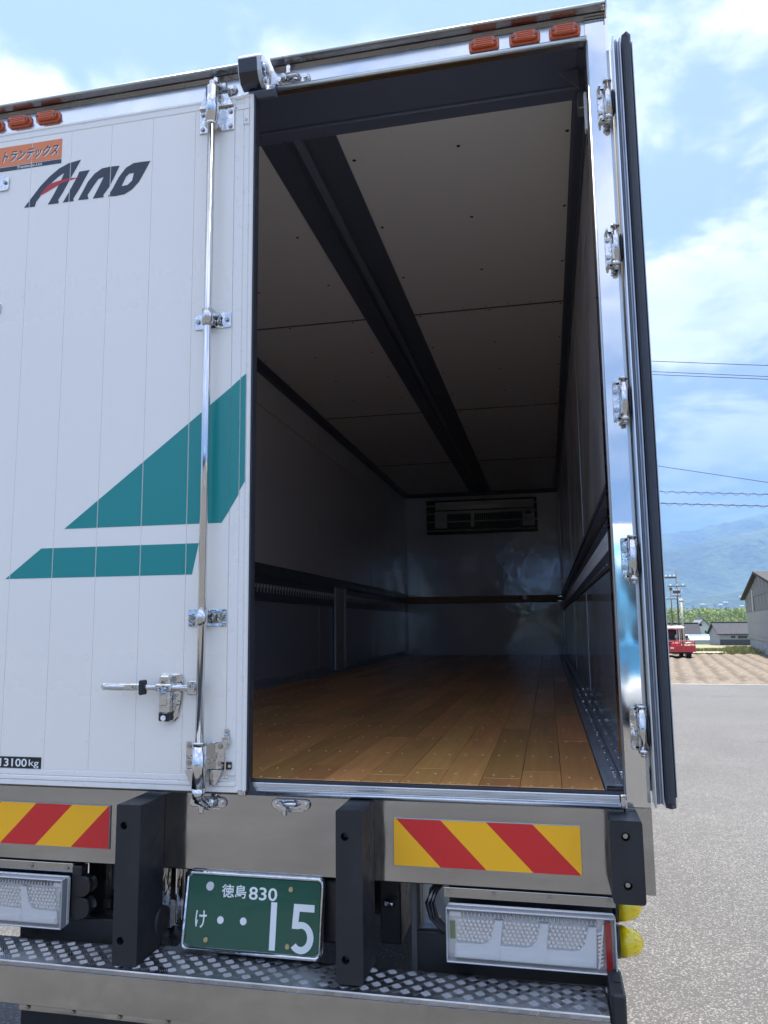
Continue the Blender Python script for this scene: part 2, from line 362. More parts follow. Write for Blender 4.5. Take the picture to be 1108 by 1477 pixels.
# ---- load floor: every plank a piece
floor = obj('load_floor', MB().box(X0, X1, .012, LEN + .05, -.12, -.030), BLACK, T)
pw = .1165; px0 = -1.110; ncol = 19
plank_cache = {}
def plank_mesh(w_, l_):
    k = (round(w_, 3), round(l_, 2))
    if k not in plank_cache:
        b = MB().box(-w_ / 2, w_ / 2, -l_ / 2, l_ / 2, -.027, 0, .0012)
        me = bpy.data.meshes.new('plank'); b.b.to_mesh(me); b.b.free(); me.materials.append(WOOD); plank_cache[k] = me
    return plank_cache[k]
lw = (1.150 - px0) / ncol
lens = [.6, .9, 1.2, 1.5, 1.8, 2.1]
count = 0; rest = MB(); wf = wl(floor)
for c in range(ncol):
    y = .014; first = True
    x = px0 + lw * (c + .5)
    while y < LEN:
        l = random.choice(lens)
        if first: l = random.choice([.12, .25, .5, .7, .95, 1.3]); first = False
        l = min(l, LEN - y)
        if LEN - y - l < .25: l = LEN - y
        o = bpy.data.objects.new('plank', plank_mesh(lw - .0014, l - .0012)); COL.objects.link(o); o.parent = floor
        dz = random.uniform(-.0006, .0004); o.location = Vector((x, y + l / 2, dz)) - wf
        y += l; count += 1
scr = MB()
for row in [.035] + [.18 + .38 * k for k in range(1, 26)] + [.18]:
    for c in range(ncol):
        for s_ in (-.031, .031):
            if row > 6 and s_ > 0: continue
            if random.random() < .06: continue
            x = px0 + lw * (c + .5) + s_ + random.uniform(-.004, .004); y = row + random.uniform(-.008, .008)
            scr.cyl((x, y, -.002), (x, y, .0014), (.0044 if row < 3 else .0050), n=7, smooth=False)
obj('floor_screws', scr, SCREW, floor, kind='stuff')

# ---- floor side rails (grey aluminium, slotted)
rail = MB()
rail.prism([(1.1535, -.02), (1.1535, .001), (1.166, .004), (1.178, .004), (1.184, .009), (1.196, .009), (1.202, .004), (1.206, .004), (1.206, -.02)], 1, .055, LEN)
rail.prism([(1.210, -.02), (1.210, .006), (1.222, .010), (1.236, .010), (1.250, .012), (1.250, -.02)], 1, .055, LEN)
fr = obj('floor_side_rail', rail, mat('floor_rail_grey', (.42, .46, .52), .38, .5, rvar=(9, .3, .5)), T)
studs = MB()
for k in range(24):
    y = .16 + .155 * k
    for x in (1.190, 1.229):
        studs.cyl((x, y + (.05 if x > 1.2 else 0), .008), (x, y + (.05 if x > 1.2 else 0), .012), .0048, n=8)
        if k % 3 == 0: studs.box(x - .007, x + .007, y + .035, y + .058, .008, .020, .002)
obj('rail_stud', studs, CHROME, fr, kind='stuff')
obj('rail_end_block', MB().box(1.158, 1.2485, .014, .053, -.02, .004, .002), BLACKP, T)
obj('floor_side_rail', MB().prism([(-1.2, -.02), (-1.2, .055), (-1.192, .055), (-1.186, .012), (-1.15, .008), (-1.112, .002), (-1.112, -.02)], 1, .05, LEN), mat('floor_rail_grey'), T)

# ---- interior walls
def wall_side(x, sgn):
    """sgn +1: left wall (faces +x), -1: right wall"""
    t = .01
    def bx(y0, y1, z0, z1, d=t, bev=.0015): return MB().box(x - sgn * .002, x + sgn * d, y0, y1, z0, z1, bev)
    wall = obj('inner_wall', MB().prism([(.1, -.02), (LEN, -.02), (LEN, 2.60), (.34, 2.60), (.1, 2.43)], 0, min(x - sgn * .004, x), max(x - sgn * .004, x)), BLACK, T)
    ys = [.12, 2.69, 5.17, 7.68, LEN - .004]
    for i in range(4):
        obj('wall_panel', bx(ys[i] + .002, ys[i + 1] - .002, .965, 2.235, .004), WALLW, wall)
        obj('wall_panel', bx(ys[i] + (.10 if i == 0 else .002), ys[i + 1] - .002, 2.241, 2.500, .004), WALLW, wall)
        obj('kick_panel', bx(ys[i] + .002, ys[i + 1] - .002, .015, .668, .004), WALLD, wall)
    st = MB()
    for yy in ys[1:4]:
        st.box(x, x + sgn * .006, yy - .004, yy + .004, .967, 2.49)
        st.box(x, x + sgn * .006, yy - .004, yy + .004, .06, .66)
    obj('joint_strip', st, ALUG, wall)
    obj('cornice', MB().prism([(x, 2.502), (x + sgn * .012, 2.502), (x + sgn * .016, 2.53), (x + sgn * .05, 2.55), (x + sgn * .062, 2.565), (x, 2.565)], 1, .33, LEN), ALUD, wall)
    gr = MB().box(x, x + sgn * .022, .1, LEN - .002, .862, .955, .004); gr.box(x, x + sgn * .030, .1, LEN - .003, .925, .945, .003)
    gr.box(x, x + sgn * .030, .1, LEN - .003, .874, .888, .003)
    obj('guard_rail', gr, ALUD, wall)
    tr = MB().box(x, x + sgn * .010, .1, LEN - .004, .672, .858, .002)
    track = obj('lashing_track', tr, ALUD, wall)
    sl = MB(); rv = MB()
    y = .35
    while y < LEN - .2:
        sl.box(x + sgn * .010, x + sgn * .014, y, y + .014, .735, .805, .0015)
        sl.box(x + sgn * .010, x + sgn * .013, y + .026, y + .044, .772, .80)
        y += .075
    y = .3
    while y < LEN - .2:
        for zz_ in (.842, .69):
            rv.cyl((x + sgn * .009, y, zz_), (x + sgn * .014, y, zz_), .004, n=6)
        y += .15
    obj('track_slot', sl, mat('track_slot_zinc', (.8, .81, .82), .35, .2), track, kind='stuff')
    obj('rivet_row', rv, STEEL2, track, kind='stuff')
    return wall
wl_ = wall_side(X0, 1); wr_ = wall_side(X1, -1)
# upright between floor and track, left wall
up = MB().box(X0 + .014, X0 + .035, 5.70, 5.745, 0.0, .87, .003); up.box(X0 + .014, X0 + .026, 5.745, 6.12, 0.0, .87, .003); up.box(X0 + .014, X0 + .035, 6.10, 6.14, 0, .87, .003)
obj('upright', up, mat('upright_grey', (.62, .65, .70), .4, .1), T)
# small fittings on the right wall by the door
cov = obj('lamp_cover', MB().box(1.196, 1.212, .125, .16, 2.10, 2.235, .003), WHITEP, T)
obj('cover_clip', MB().box(1.2, 1.2115, .126, .158, 2.06, 2.098, .002), BLACKP, cov)
obj('roof_hook', MB().box(1.20, 1.228, .50, .56, 2.43, 2.50, .004), ALUG, T)
h = MB().tube([(1.225, .16, .94), (1.213, .14, .92), (1.213, .14, .76), (1.225, .16, .74)], .007)
obj('grab_handle', h, CHROME, T)
obj('caution_tag', MB().box(1.2235, 1.2245, .11, .145, .47, .58), WHITEP, T)

# ---- bulkhead at the front end
bk = obj('front_bulkhead', MB().box(X0, X1, LEN, LEN + .05, -.02, 2.60), WALLF, T)
obj('corner_trim', MB().box(X0, X0 + .03, LEN - .03, LEN, .0, 2.55, .004), ALUG, bk)
obj('corner_trim', MB().box(X1 - .03, X1, LEN - .03, LEN, .0, 2.55, .004), ALUG, bk)
obj('top_trim', MB().box(X0 + .03, X1 - .03, LEN - .03, LEN, 2.50, 2.566, .004), ALUD, bk)
for k in range(1, 4):
    obj('joint_line', MB().box(X0 + .61 * k, X0 + .61 * k + .003, LEN - .002, LEN + .001, .02, 2.5), ALUG, bk)
# wooden bumper rail across the bulkhead on steel brackets
wr = obj('wooden_buffer_rail', MB().box(-1.19, 1.235, LEN - .14, LEN - .04, .80, .905, .006), mat('dark_timber', (.55, .33, .20), .5, var=(6, (.38, .22, .13), .4, .7, (.4, 4, 8))), T)
obj('rail_clip', MB().box(.64, .70, LEN - .146, LEN - .12, .842, .902, .002), ALUG, wr)
sb = MB().box(1.16, 1.245, LEN - .30, LEN - .145, .865, .885, .003); sb.box(1.16, 1.245, LEN - .30, LEN - .145, .80, .815, .003)
obj('steel_bracket', sb, CHROME, wr)
# evaporator unit behind guard bars
ev = MB().box(-.83, .90, LEN - .10, LEN - .002, 1.895, 2.43, .01)
evo = obj('evaporator_unit', ev, BLACKP, T)
obj('upper_case', MB().box(-.68, .86, LEN - .13, LEN - .10, 2.27, 2.40, .008), mat('evaporator_pale', (.8, .81, .78), .5), evo)
obj('lower_case', MB().box(-.69, -.50, LEN - .14, LEN - .10, 1.98, 2.25, .006), mat('evaporator_pale', (.8, .81, .78), .5), evo)
obj('lower_case', MB().box(.68, .865, LEN - .14, LEN - .10, 1.98, 2.25, .006), mat('evaporator_pale', (.8, .81, .78), .5), evo)
cg = MB().box(-.50, .68, LEN - .14, LEN - .10, 2.215, 2.25, .003); cg.box(-.12, -.07, LEN - .14, LEN - .10, 1.99, 2.215, .003)
obj('case_rib', cg, mat('evaporator_pale', (.8, .81, .78), .5), evo)
fins = MB()
for k in range(40): fins.box(-.49 + k * .0297, -.483 + k * .0297, LEN - .125, LEN - .102, 2.0, 2.21)
obj('cooling_fins', fins, mat('fin_grey', (.3, .32, .32), .5, .2), evo, kind='stuff')
obj('control_box', MB().box(.72, .81, LEN - .15, LEN - .14, 2.16, 2.225, .003), BLACKP, evo)
for z_ in (1.955, 2.09, 2.19, 2.30): pass
for z_ in (1.935, 2.075, 2.205, 2.335):
    obj('guard_bar', MB().tube([(-.83, LEN - .17, z_), (.90, LEN - .17, z_)], .010), mat('guard_bar_grey', (.8, .82, .84), .35, .3), evo)

# ---- ceiling: boards, dark centre channel, dark rear section
cl = obj('ceiling', MB().box(X0 + .005, X1 - .005, .30, LEN, 2.568, 2.599), BLACK, T)
cy_ = [.635, 2.695, 5.19, 7.70, LEN - .032]
for i in range(4):
    obj('ceiling_board', MB().box(.2, 1.187, cy_[i] + .005, cy_[i + 1] - .005, 2.562, 2.57, .001), CEIL, cl)
    obj('ceiling_board', MB().box(X0 + .063, -.14, cy_[i] + .005, cy_[i + 1] - .005, 2.562, 2.57, .001), CEIL, cl)
bm_ = MB().box(-.139, -.028, .62, LEN - .032, 2.558, 2.57); bm_.box(.075, .199, .62, LEN - .032, 2.558, 2.57)
bm_.box(-.028, .075, .62, LEN - .032, 2.5665, 2.5695); bm_.box(-.028, -.021, .62, LEN - .032, 2.552, 2.567); chn = obj('centre_channel', bm_, ALUD, cl)
obj('channel_rib', MB().box(.012, .050, .62, LEN - .034, 2.545, 2.5664, .004), mat('rib_grey', (.17, .20, .26), .3), cl)
for yy in cy_[1:4]:
    for xa, xb in ((.203, 1.184), (X0 + .066, -.143)): obj('ceiling_joint', MB().box(xa, xb, yy - .009, yy + .009, 2.5595, 2.5618), mat('joint_grey', (.10, .10, .11), .5), cl)
rv = MB(); y = .86
while y < LEN - .3:
    for x in (-.115, -.068, .105, .160):
        rv.cyl((x, y, 2.559), (x, y, 2.5553), .0045, n=6)
    y += .27
obj('rivet_row', rv, STEEL2, chn, kind='stuff')
hl = MB()
for yy in [.84 + .63 * k for k in range(15)]:
    for x in (.232, .705, 1.172, -.24, -.70, -1.12):
        hl.cyl((x, yy, 2.5622), (x, yy, 2.5605), .0085, n=10)
for yy in cy_[1:4]:
    for k in range(7):
        for s_ in (-.04, .035): hl.cyl((.25 + .145 * k, yy + s_, 2.5622), (.25 + .145 * k, yy + s_, 2.5608), .005, n=8)
obj('board_fixings', hl, BLACKP, cl, kind='stuff')
# rear section of the roof: dark lintel
li = MB().box(X0 + .005, X1 - .005, .31, .632, 2.555, 2.5675, .002); li.prism([(.034, 2.340), (.048, 2.340), (.048, 2.372), (.31, 2.556), (.31, 2.567), (.034, 2.405)], 0, X0 + .005, X1 - .005)
li.box(X0 + .01, X1 - .01, .535, .556, 2.540, 2.5555, .004)
obj('rear_lintel', li, HEADR, T)
obj('inner_post', MB().box(1.205, 1.2545, .017, .112, -.005, 2.395, .003), HEADR, T)
obj('lintel_bracket', MB().prism([(1.13, 2.53), (1.2, 2.535), (1.2, 2.46)], 1, .42, .426), ALUG, T)

# ================================================================ rear frame
fr_ = MB().box(-1.272, 1.2, 0, .032, 2.327, 2.407, .002)
hdr = obj('rear_header', fr_, HEADM, T)
obj('drip_tube', MB().cyl((.082, -.012, 2.322), (1.203, -.012, 2.322), .0085, n=14), mat('drip_tube_alu', (.66, .69, .66), .3, .9), hdr)
gp = [(0.0, 2.4045), (-.012, 2.4045), (-.013, 2.4100), (-.018, 2.4100), (-.019, 2.4055), (-.037, 2.4125), (-.037, 2.4165), (.0, 2.432), (.04, 2.438), (.04, 2.4075), (0, 2.4075)]
for a, b in ((-1.30, .032), (.146, 1.262)):
    g_ = obj('rain_gutter', MB().prism(gp, 0, a, b), GUTTER, T)
    obj('gutter_lip', MB().cyl((a, -.039, 2.4165), (b, -.039, 2.4165), .0045, n=10), LIP, g_)
obj('gutter_end_cap', MB().prism([(.03, 2.388), (-.040, 2.398), (-.043, 2.424), (.0, 2.444), (.03, 2.444)], 0, 1.262, 1.267), GUTTER, T)
# right post, folded from stainless sheet
pp = MB().prism([(1.2, -.001), (1.262, -.001), (1.272, .006), (1.272, .0995), (1.2, .0995), (1.2, .02)], 2, -.042, 2.403)
obj('rear_post', pp, POST, T)
pl = MB().box(1.2, 1.272, -.001, .06, -.275, -.043, .002)
obj('post_foot', pl, BUMP, T)
obj('post_edge_trim', MB().cyl((1.203, -.004, -.01), (1.203, -.004, 2.32), .004, n=8), ALUG, T)
# sill
sill = MB().box(.088, 1.199, -.010, .012, -.030, -.009, .003, seg=2); sill.cyl((.088, -.016, -.0385), (1.199, -.016, -.0385), .0058, n=12)
sill.box(.088, 1.199, -.014, .010, -.045, -.030, .001); sill.box(.088, 1.199, -.0125, .01, -.0215, -.0185)
obj('door_sill', sill, ALU, T)
obj('sill_seal', MB().box(.088, 1.199, -.006, .0118, -.0089, -.0012, .001), GASK, T)
obj('sill_end', MB().box(1.186, 1.206, -.022, .01, -.046, -.006, .004), CHROME, T)
# rear panel under the doors
bp_ = MB().box(-1.272, 1.198, -.003, .02, -.281, -.047, .0035)
obj('rear_panel', bp_, BUMP, T)
obj('rear_panel_return', MB().box(-1.27, 1.19, .021, .14, -.281, -.277), BUMP, T)

# ---- orange marker lamps under the gutter
mk = None
def marker(xc):
    b = MB().plate(xc - .050, xc + .050, 2.343, 2.384, -.010, -.0005, .014, bev=.002)
    m_ = obj('marker_lamp', b, AMBER, T)
    c = MB().prism([(xc - .042, 2.355), (xc - .032, 2.348), (xc + .032, 2.348), (xc + .042, 2.355), (xc + .042, 2.372), (xc + .032, 2.379), (xc - .032, 2.379), (xc - .042, 2.372)], 1, -.024, -.010, .003)
    for k in range(4): c.box(xc - .026, xc + .026, -.0262, -.024, 2.351 + k * .0068, 2.354 + k * .0068)
    obj('lens', c, AMBER, m_)
    d = MB()
    for s_ in (-1, 1): d.cyl((xc + s_ * .035, -.024, 2.363), (xc + s_ * .035, -.027, 2.363), .006, n=10)
    obj('lens_screw', d, AMBERD, m_)
    return m_
m0 = marker(.878)
for xc in (1.010, 1.137, -.742, -.863, -.984): clone(m0, T, (xc - .878, 0, 0))

# ================================================================ closed left door
DX = .086; DY = -.035
fd = MB()
fd.box(-1.262, DX, DY + .003, .0, -.038, 2.300)                     # core
door = obj('left_door', fd, BACKW, T)
fm = MB()
fm.box(-1.262, .018, DY - .001, DY + .012, 2.268, 2.300, .003)       # top rail, raised lip
fm.box(-1.262, DX, DY - .004, DY + .01, 2.291, 2.303, .003)
fm.box(.018, .050, DY - .001, DY + .012, .012, 2.268, .002)        # right stile in three steps
fm.box(.0515, .070, DY + .001, DY + .012, -.036, 2.300, .002)
fm.box(.0715, DX, DY - .003, DY + .012, -.036, 2.300, .004)
fm.box(-1.262, .018, DY - .001, DY + .012, -.006, .012, .002)
fm.box(-1.262, .050, DY - .003, DY + .012, -.0205, -.0075, .002)
fm.box(-1.262, .058, DY - .001, DY + .012, -.0385, -.022, .002)
obj('door_frame', fm, WFRAME, door)
crn = MB().box(.0505, .0695, DY - .0035, DY, 2.19, 2.245, .001)
crn.box(-.005, .0695, DY - .0035, DY, 2.247, 2.265, .001)
co_ = obj('corner_plate', crn, WFRAME, door)
rr_ = MB(); 
for p in ((.060, 2.205), (.022, 2.256)): rr_.cyl((p[0], DY - .003, p[1]), (p[0], DY - .006, p[1]), .004, n=8)
obj('corner_rivet', rr_, STEEL2, co_)
obj('door_seal', MB().box(DX, DX + .005, DY + .002, .01, -.036, 2.315, .003), GASK, door)
ft = MB().box(.060, .088, DY - .006, DY + .02, -.046, -.030, .002); ft.box(.066, .080, DY - .008, DY - .006, -.044, -.034, .001)
obj('corner_fitting', ft, CHROME, door)
obj('seal_foot', MB().prism([(.088, -.045), (.15, -.045), (.15, -.038), (.115, -.036), (.098, -.022), (.096, .01), (.088, .01)], 1, -.026, -.008), GASK, door)
seams = [-.1305 - .1625 * k for k in range(7)]
edges = [.0165] + seams + [-1.262]
for i in range(len(edges) - 1):
    a, b = edges[i], edges[i + 1]
    obj('door_board', MB().box(b + .0004, a - .0004, DY, DY + .006, .0125, 2.2675, .0005), WHITE, door)
DP = DY - .0008
obj('teal_stripe', None or MB(), TEAL, door) if False else None
decal('teal_stripe', [[(-.579, .802), (-.008, .802), (.0170, .840), (.0170, 1.2525)]], DP, TEAL, door, cuts=seams)
decal('teal_stripe', [[(.0515, .905), (.0695, .935), (.0695, 1.296), (.0515, 1.283)]], DY + .0002, TEAL, door)
decal('teal_stripe', [[(.0185, .842), (.0497, .893), (.0497, 1.279), (.0185, 1.2535)]], DY - .0018, TEAL, door)
decal('teal_stripe', [[(-.797, .637), (-.108, .637), (-.086, .738), (-.663, .738)]], DP, TEAL, door, cuts=seams)
A_ = [(-0.8021, 1.9937), (-0.7700, 2.0322), (-0.7379, 2.0702), (-0.7025, 2.1023), (-0.6639, 2.1291), (-0.6248, 2.1441), (-0.5763, 2.1505), (-0.5960, 2.1165), (-0.6186, 2.0788), (-0.6410, 2.0381), (-0.6620, 2.0061), (-0.6589, 1.9929), (-0.7042, 1.9931), (-0.6804, 2.0318), (-0.6580, 2.0726), (-0.6426, 2.1085), (-0.6653, 2.0970), (-0.6979, 2.0723), (-0.7300, 2.0386), (-0.7532, 2.0095), (-0.7572, 1.9925)]
S_ = [(-0.7408, 2.0312), (-0.7198, 2.0548), (-0.7010, 2.0727), (-0.6584, 2.0814), (-0.6158, 2.0842), (-0.5732, 2.0811), (-0.6034, 2.0784), (-0.6457, 2.0709), (-0.6877, 2.0533), (-0.7178, 2.0398)]
I_ = [(-0.6431, 1.9931), (-0.6222, 2.0269), (-0.6026, 2.0620), (-0.5886, 2.0862), (-0.5815, 2.1045), (-0.5393, 2.1054), (-0.5577, 2.0732), (-0.5773, 2.0381), (-0.6010, 2.0025), (-0.5982, 1.9929)]
N_ = [(-0.5813, 1.9941), (-0.5674, 2.0194), (-0.5451, 2.0598), (-0.5193, 2.0880), (-0.4900, 2.1042), (-0.4573, 2.1064), (-0.4199, 2.1045), (-0.4380, 2.0679), (-0.4573, 2.0303), (-0.4810, 2.0002), (-0.4783, 1.9918), (-0.5224, 1.9920), (-0.5047, 2.0253), (-0.4853, 2.0630), (-0.4826, 2.0701), (-0.5033, 2.0644), (-0.5232, 2.0394), (-0.5441, 2.0087), (-0.5391, 1.9925)]
O_ = [(-0.4629, 1.9920), (-0.4450, 2.0200), (-0.4229, 2.0600), (-0.3947, 2.0933), (-0.3657, 2.1064), (-0.3365, 2.1068), (-0.3003, 2.1055), (-0.3207, 2.0684), (-0.3427, 2.0316), (-0.3681, 2.0066), (-0.3969, 1.9923), (-0.4291, 1.9898)]
H_ = [(-0.4098, 2.0249), (-0.3934, 2.0587), (-0.3808, 2.0684), (-0.3633, 2.0688), (-0.3693, 2.0410), (-0.3864, 2.0262)]
decal('logo_lettering', [A_], DP, NAVY, door, cuts=seams)
for pl_ in (I_, N_): decal('logo_lettering', [pl_], DP, NAVY, door, cuts=seams)
decal('logo_lettering', [O_], DP, NAVY, door, cuts=seams, holes={0: [H_]})
decal('logo_swoosh', [S_], DP - .0005, REDP, door, cuts=seams)
decal('maker_sticker', [[(-.930, 2.168), (-.657, 2.168), (-.657, 2.246), (-.930, 2.246)]], DP, ORANGE, door, cuts=seams)
decal('sticker_band', [[(-.930, 2.149), (-.657, 2.149), (-.657, 2.1655), (-.930, 2.1655)]], DP, NAVY, door, cuts=seams)
text_on('sticker_lettering', 'トランテックス', -.901, -.6665, 2.1808, 2.2248, DP - .0004, WHITEP, door, shear=.35, bold=.012)
text_on('sticker_lettering', 'トランテックス', -.904, -.6695, 2.1840, 2.2280, DP - .0008, NAVY, door, shear=.35, bold=.012)
text_on('sticker_lettering', 'Trantechs.Ltd.', -.840, -.735, 2.1525, 2.1635, DP - .0005, WHITEP, door, shear=.3, bold=.012)
pl_ = obj('load_plate', MB().box(-.80, -.626, DY - .0018, DY - .0002, .0135, .0500, .0006), BLACKP, door)
text_on('load_lettering', '13100', -.780, -.678, .0185, .0445, DY - .0022, WHITEP, door, bold=.018)
text_on('load_lettering', 'kg', -.671, -.634, .0150, .0425, DY - .0022, WHITEP, door, bold=.006)
# edge of a left-hand bracket that just enters the frame
b_ = obj('hinge_plate', MB().plate(-.97, -.868, 2.070, 2.125, DY - .006, DY, .012, bev=.001), CHROME, door); 
bb = MB(); hexbolt(bb, (-.882, DY - .006, 2.10), .006); obj('plate_bolt', bb, STEEL2, b_)
obj('hinge_plate', MB().plate(-.97, -.8725, 1.595, 1.632, DY - .006, DY, .006, bev=.001), CHROME, door)

# ---- locking rod with its guides
RX, RY = -.051, -.078
rod = obj('locking_rod', MB().cyl((RX, RY, -.045), (RX, RY, 2.30), .0130, n=24), ROD, T)
sl_ = MB().cyl((RX, RY, 2.180), (RX, RY, 2.315), .0215, n=24); sl_.cyl((RX, RY, 2.172), (RX, RY, 2.180), .0235, n=24)
obj('rod_sleeve', sl_, ROD, rod)
sl_ = MB().cyl((RX, RY, -.020), (RX, RY, .110), .0215, n=24); sl_.cyl((RX, RY, .110), (RX, RY, .118), .0235, n=24); sl_.cyl((RX, RY, -.052), (RX, RY, -.020), .017, .0215, n=20)
obj('rod_sleeve', sl_, ROD, rod)
def guide(z0, z1, bolts, chamf):
    """stamped guide plate carrying a sleeve; chamf +1 tapers upwards, -1 downwards"""
    b = MB()
    zt = z1 + .045 if chamf > 0 else z0 - .045
    for s_, xa, xb in ((-1, RX - .062, RX - .020), (1, RX + .022, RX + .066)):
        b.box(xa, xb, DY - .006, DY - .001, z0, z1, .0015)
        inner = xb if s_ < 0 else xa; outer = xa if s_ < 0 else xb
        zb = z1 if chamf > 0 else z0
        # wing that rises to the sleeve
        b.prism([(outer, zb), (inner, zb), (inner, zt), ((outer + inner) / 2, zt)][::1], 1, DY - .016, DY - .0045, .001)
        b.prism([(DY - .004, z0), (RY, z0 + .004), (RY, z1 - .004), (DY - .004, z1)], 0, inner - .0025, inner + .0025)
    g_ = obj('rod_guide', b, CHROME, rod)
    hb = MB()
    for bx_, bz_ in bolts: hexbolt(hb, (bx_, DY - .006, bz_), .0065, .006)
    obj('guide_bolt', hb, STEEL2, g_)
guide(2.175, 2.262, [(-.100, 2.19), (-.100, 2.245), (.003, 2.188), (.003, 2.243)], 1)
guide(.030, .112, [(-.100, .048), (-.100, .100), (.003, .048), (.003, .100)], -1)
def strap(zc):
    b = MB().plate(RX - .064, RX + .066, zc - .027, zc + .027, DY - .005, DY - .001, .004, bev=.0008)
    b.cyl((RX, RY, zc - .025), (RX, RY, zc + .025), .0195, n=22)
    b.box(RX - .0195, RX - .0155, RY, DY - .003, zc - .025, zc + .025); b.box(RX + .0155, RX + .0195, RY, DY - .003, zc - .025, zc + .025)
    s_ = obj('rod_strap', b, CHROME, rod)
    k = MB(); 
    k.tube([(RX + .026, DY - .006, zc + .012), (RX + .029, DY - .014, zc + .012), (RX + .029, DY - .014, zc - .012), (RX + .026, DY - .006, zc - .012)], .006, 10)
    hexbolt(k, (RX - .050, DY - .005, zc), .0065); hexbolt(k, (RX + .052, DY - .005, zc), .0065)
    obj('strap_bolt', k, STEEL2, s_)
strap(1.487); strap(.497)
def keeper(xc, zc, y, up, with_cam):
    """oval keeper plate with two bolts; with_cam adds the cam that engages it"""
    b = MB().plate(xc - .062, xc + .062, zc - .0155, zc + .0155, y - .007, y, .0150, n=7, bev=.002)
    b.plate(xc - .045, xc + .045, zc - .022, zc + .010, y - .004, y, .010, bev=.001)
    b.tube([(xc - .020, y - .004, zc + .002), (xc - .014, y - .022, zc + .004), (xc + .018, y - .022, zc + .004), (xc + .026, y - .004, zc + .002)], .0075, 10)
    b.cyl((xc - .036, y - .006, zc + .004), (xc - .028, y - .03, zc + .004), .0085, .007, n=12)
    k_ = obj('lock_keeper', b, CHROME, T)
    h_ = MB(); hexbolt(h_, (xc - .047, y - .007, zc), .0085, .010); hexbolt(h_, (xc + .047, y - .007, zc), .0085, .010)
    h_.prism([(xc - .018, zc + .008), (xc - .004, zc + .010), (xc - .002, zc + .038), (xc - .010, zc + .044), (xc - .018, zc + .038)] if up else [(xc - .020, zc - .008), (xc - .006, zc - .008), (xc - .006, zc - .030), (xc - .020, zc - .030)], 1, y - .030, y - .018, .002)
    obj('keeper_bolt', h_, CHROME, k_)
    if with_cam:
        c = MB(); s_ = 1 if up else -1
        c.tube([(RX, RY, zc - s_ * .05), (RX, RY + .004, zc - s_ * .02), (RX + .004, y - .026, zc), (RX + .010, y - .024, zc + s_ * .010)], [.017, .015, .012, .009], 12)
        c.sph((RX + .022, y - .024, zc + .002), .012, .010, .016, 12, 8)
        obj('lock_cam', c, CHROME, k_)
keeper(.218, 2.352, -.001, True, False)
keeper(-.051, 2.352, -.002, True, True)
keeper(.222, -.071, -.005, False, False)
keeper(-.050, -.075, -.005, False, True)

# ---- door handle
hp = MB().prism([(-.212, .300), (-.205, .322), (-.135, .322), (-.125, .306), (-.130, .240), (-.142, .185), (-.155, .172), (-.190, .172), (-.203, .185), (-.208, .25)], 1, DY - .010, DY, .003)
hb_ = obj('door_handle', hp, CHROME, T)
lv = MB().tube([(-.385, -.086, .281), (-.37, -.088, .282), (-.33, -.085, .282), (-.27, -.078, .281), (-.225, -.070, .281), (-.17, -.066, .280), (-.10, -.064, .279), (-.068, -.066, .278)], [.006, .010, .0115, .0105, .010, .010, .008, .008], 12)
lv.box(-.384, -.245, -.092, -.078, .272, .293, .004)
lv.box(-.165, -.085, -.071, -.064, .270, .288, .002)
obj('handle_lever', lv, CHROME, hb_)
gr_ = MB().plate(-.253, -.240, .258, .304, -.096, -.062, .006, bev=.002)
obj('rubber_grip', gr_, RUB, hb_)
lt = MB().box(-.196, -.160, -.072, -.044, .200, .318, .005); lt.box(-.205, -.150, -.082, -.046, .268, .292, .004); lt.box(-.190, -.166, -.078, -.07, .225, .262, .002)
obj('latch_body', lt, CHROME, hb_)
lk = MB().box(-.198, -.162, -.066, -.043, .176, .214, .003)
lko = obj('lock_case', lk, BLACKP, hb_)
obj('key_cap', MB().cyl((-.180, -.066, .186), (-.180, -.069, .186), .0085, n=18), WHITEP, hb_)
rc = MB().plate(-.100, -.062, .258, .300, -.072, -.052, .008, bev=.002); rc.cyl((-.083, -.072, .278), (-.083, -.078, .278), .012, n=18)
obj('rod_clamp', rc, CHROME, hb_)
# small catch near the door edge
c = MB().plate(.013, .033, .118, .156, DY - .004, DY, .009, bev=.001); c.cyl((.023, DY - .004, .147), (.023, DY - .009, .147), .006, n=12)
ca = obj('door_catch', c, CHROME, T)
c = MB().prism([(.012, .128), (.034, .128), (.036, .108), (.028, .098), (.0255, .092), (.0255, .012), (.032, .010), (.032, .006), (.012, .006), (.012, .010), (.0205, .012), (.0205, .092), (.014, .100), (.010, .110)], 1, DY - .016, DY - .011, .001)
c.box(.012, .034, DY - .018, DY - .008, .124, .132, .002); c.cyl((.023, DY - .016, .112), (.023, DY - .021, .112), .0065, n=12)
obj('catch_arm', c, CHROME, ca)
c = MB().box(.008, .040, DY - .010, DY - .0012, .032, .054, .002)
obj('catch_bracket', c, BLACKP, ca)
c = MB()
for x in (.012, .036): c.cyl((x, DY - .010, .043), (x, DY - .014, .043), .0048, n=10)
obj('bracket_screw', c, CHROME, ca)

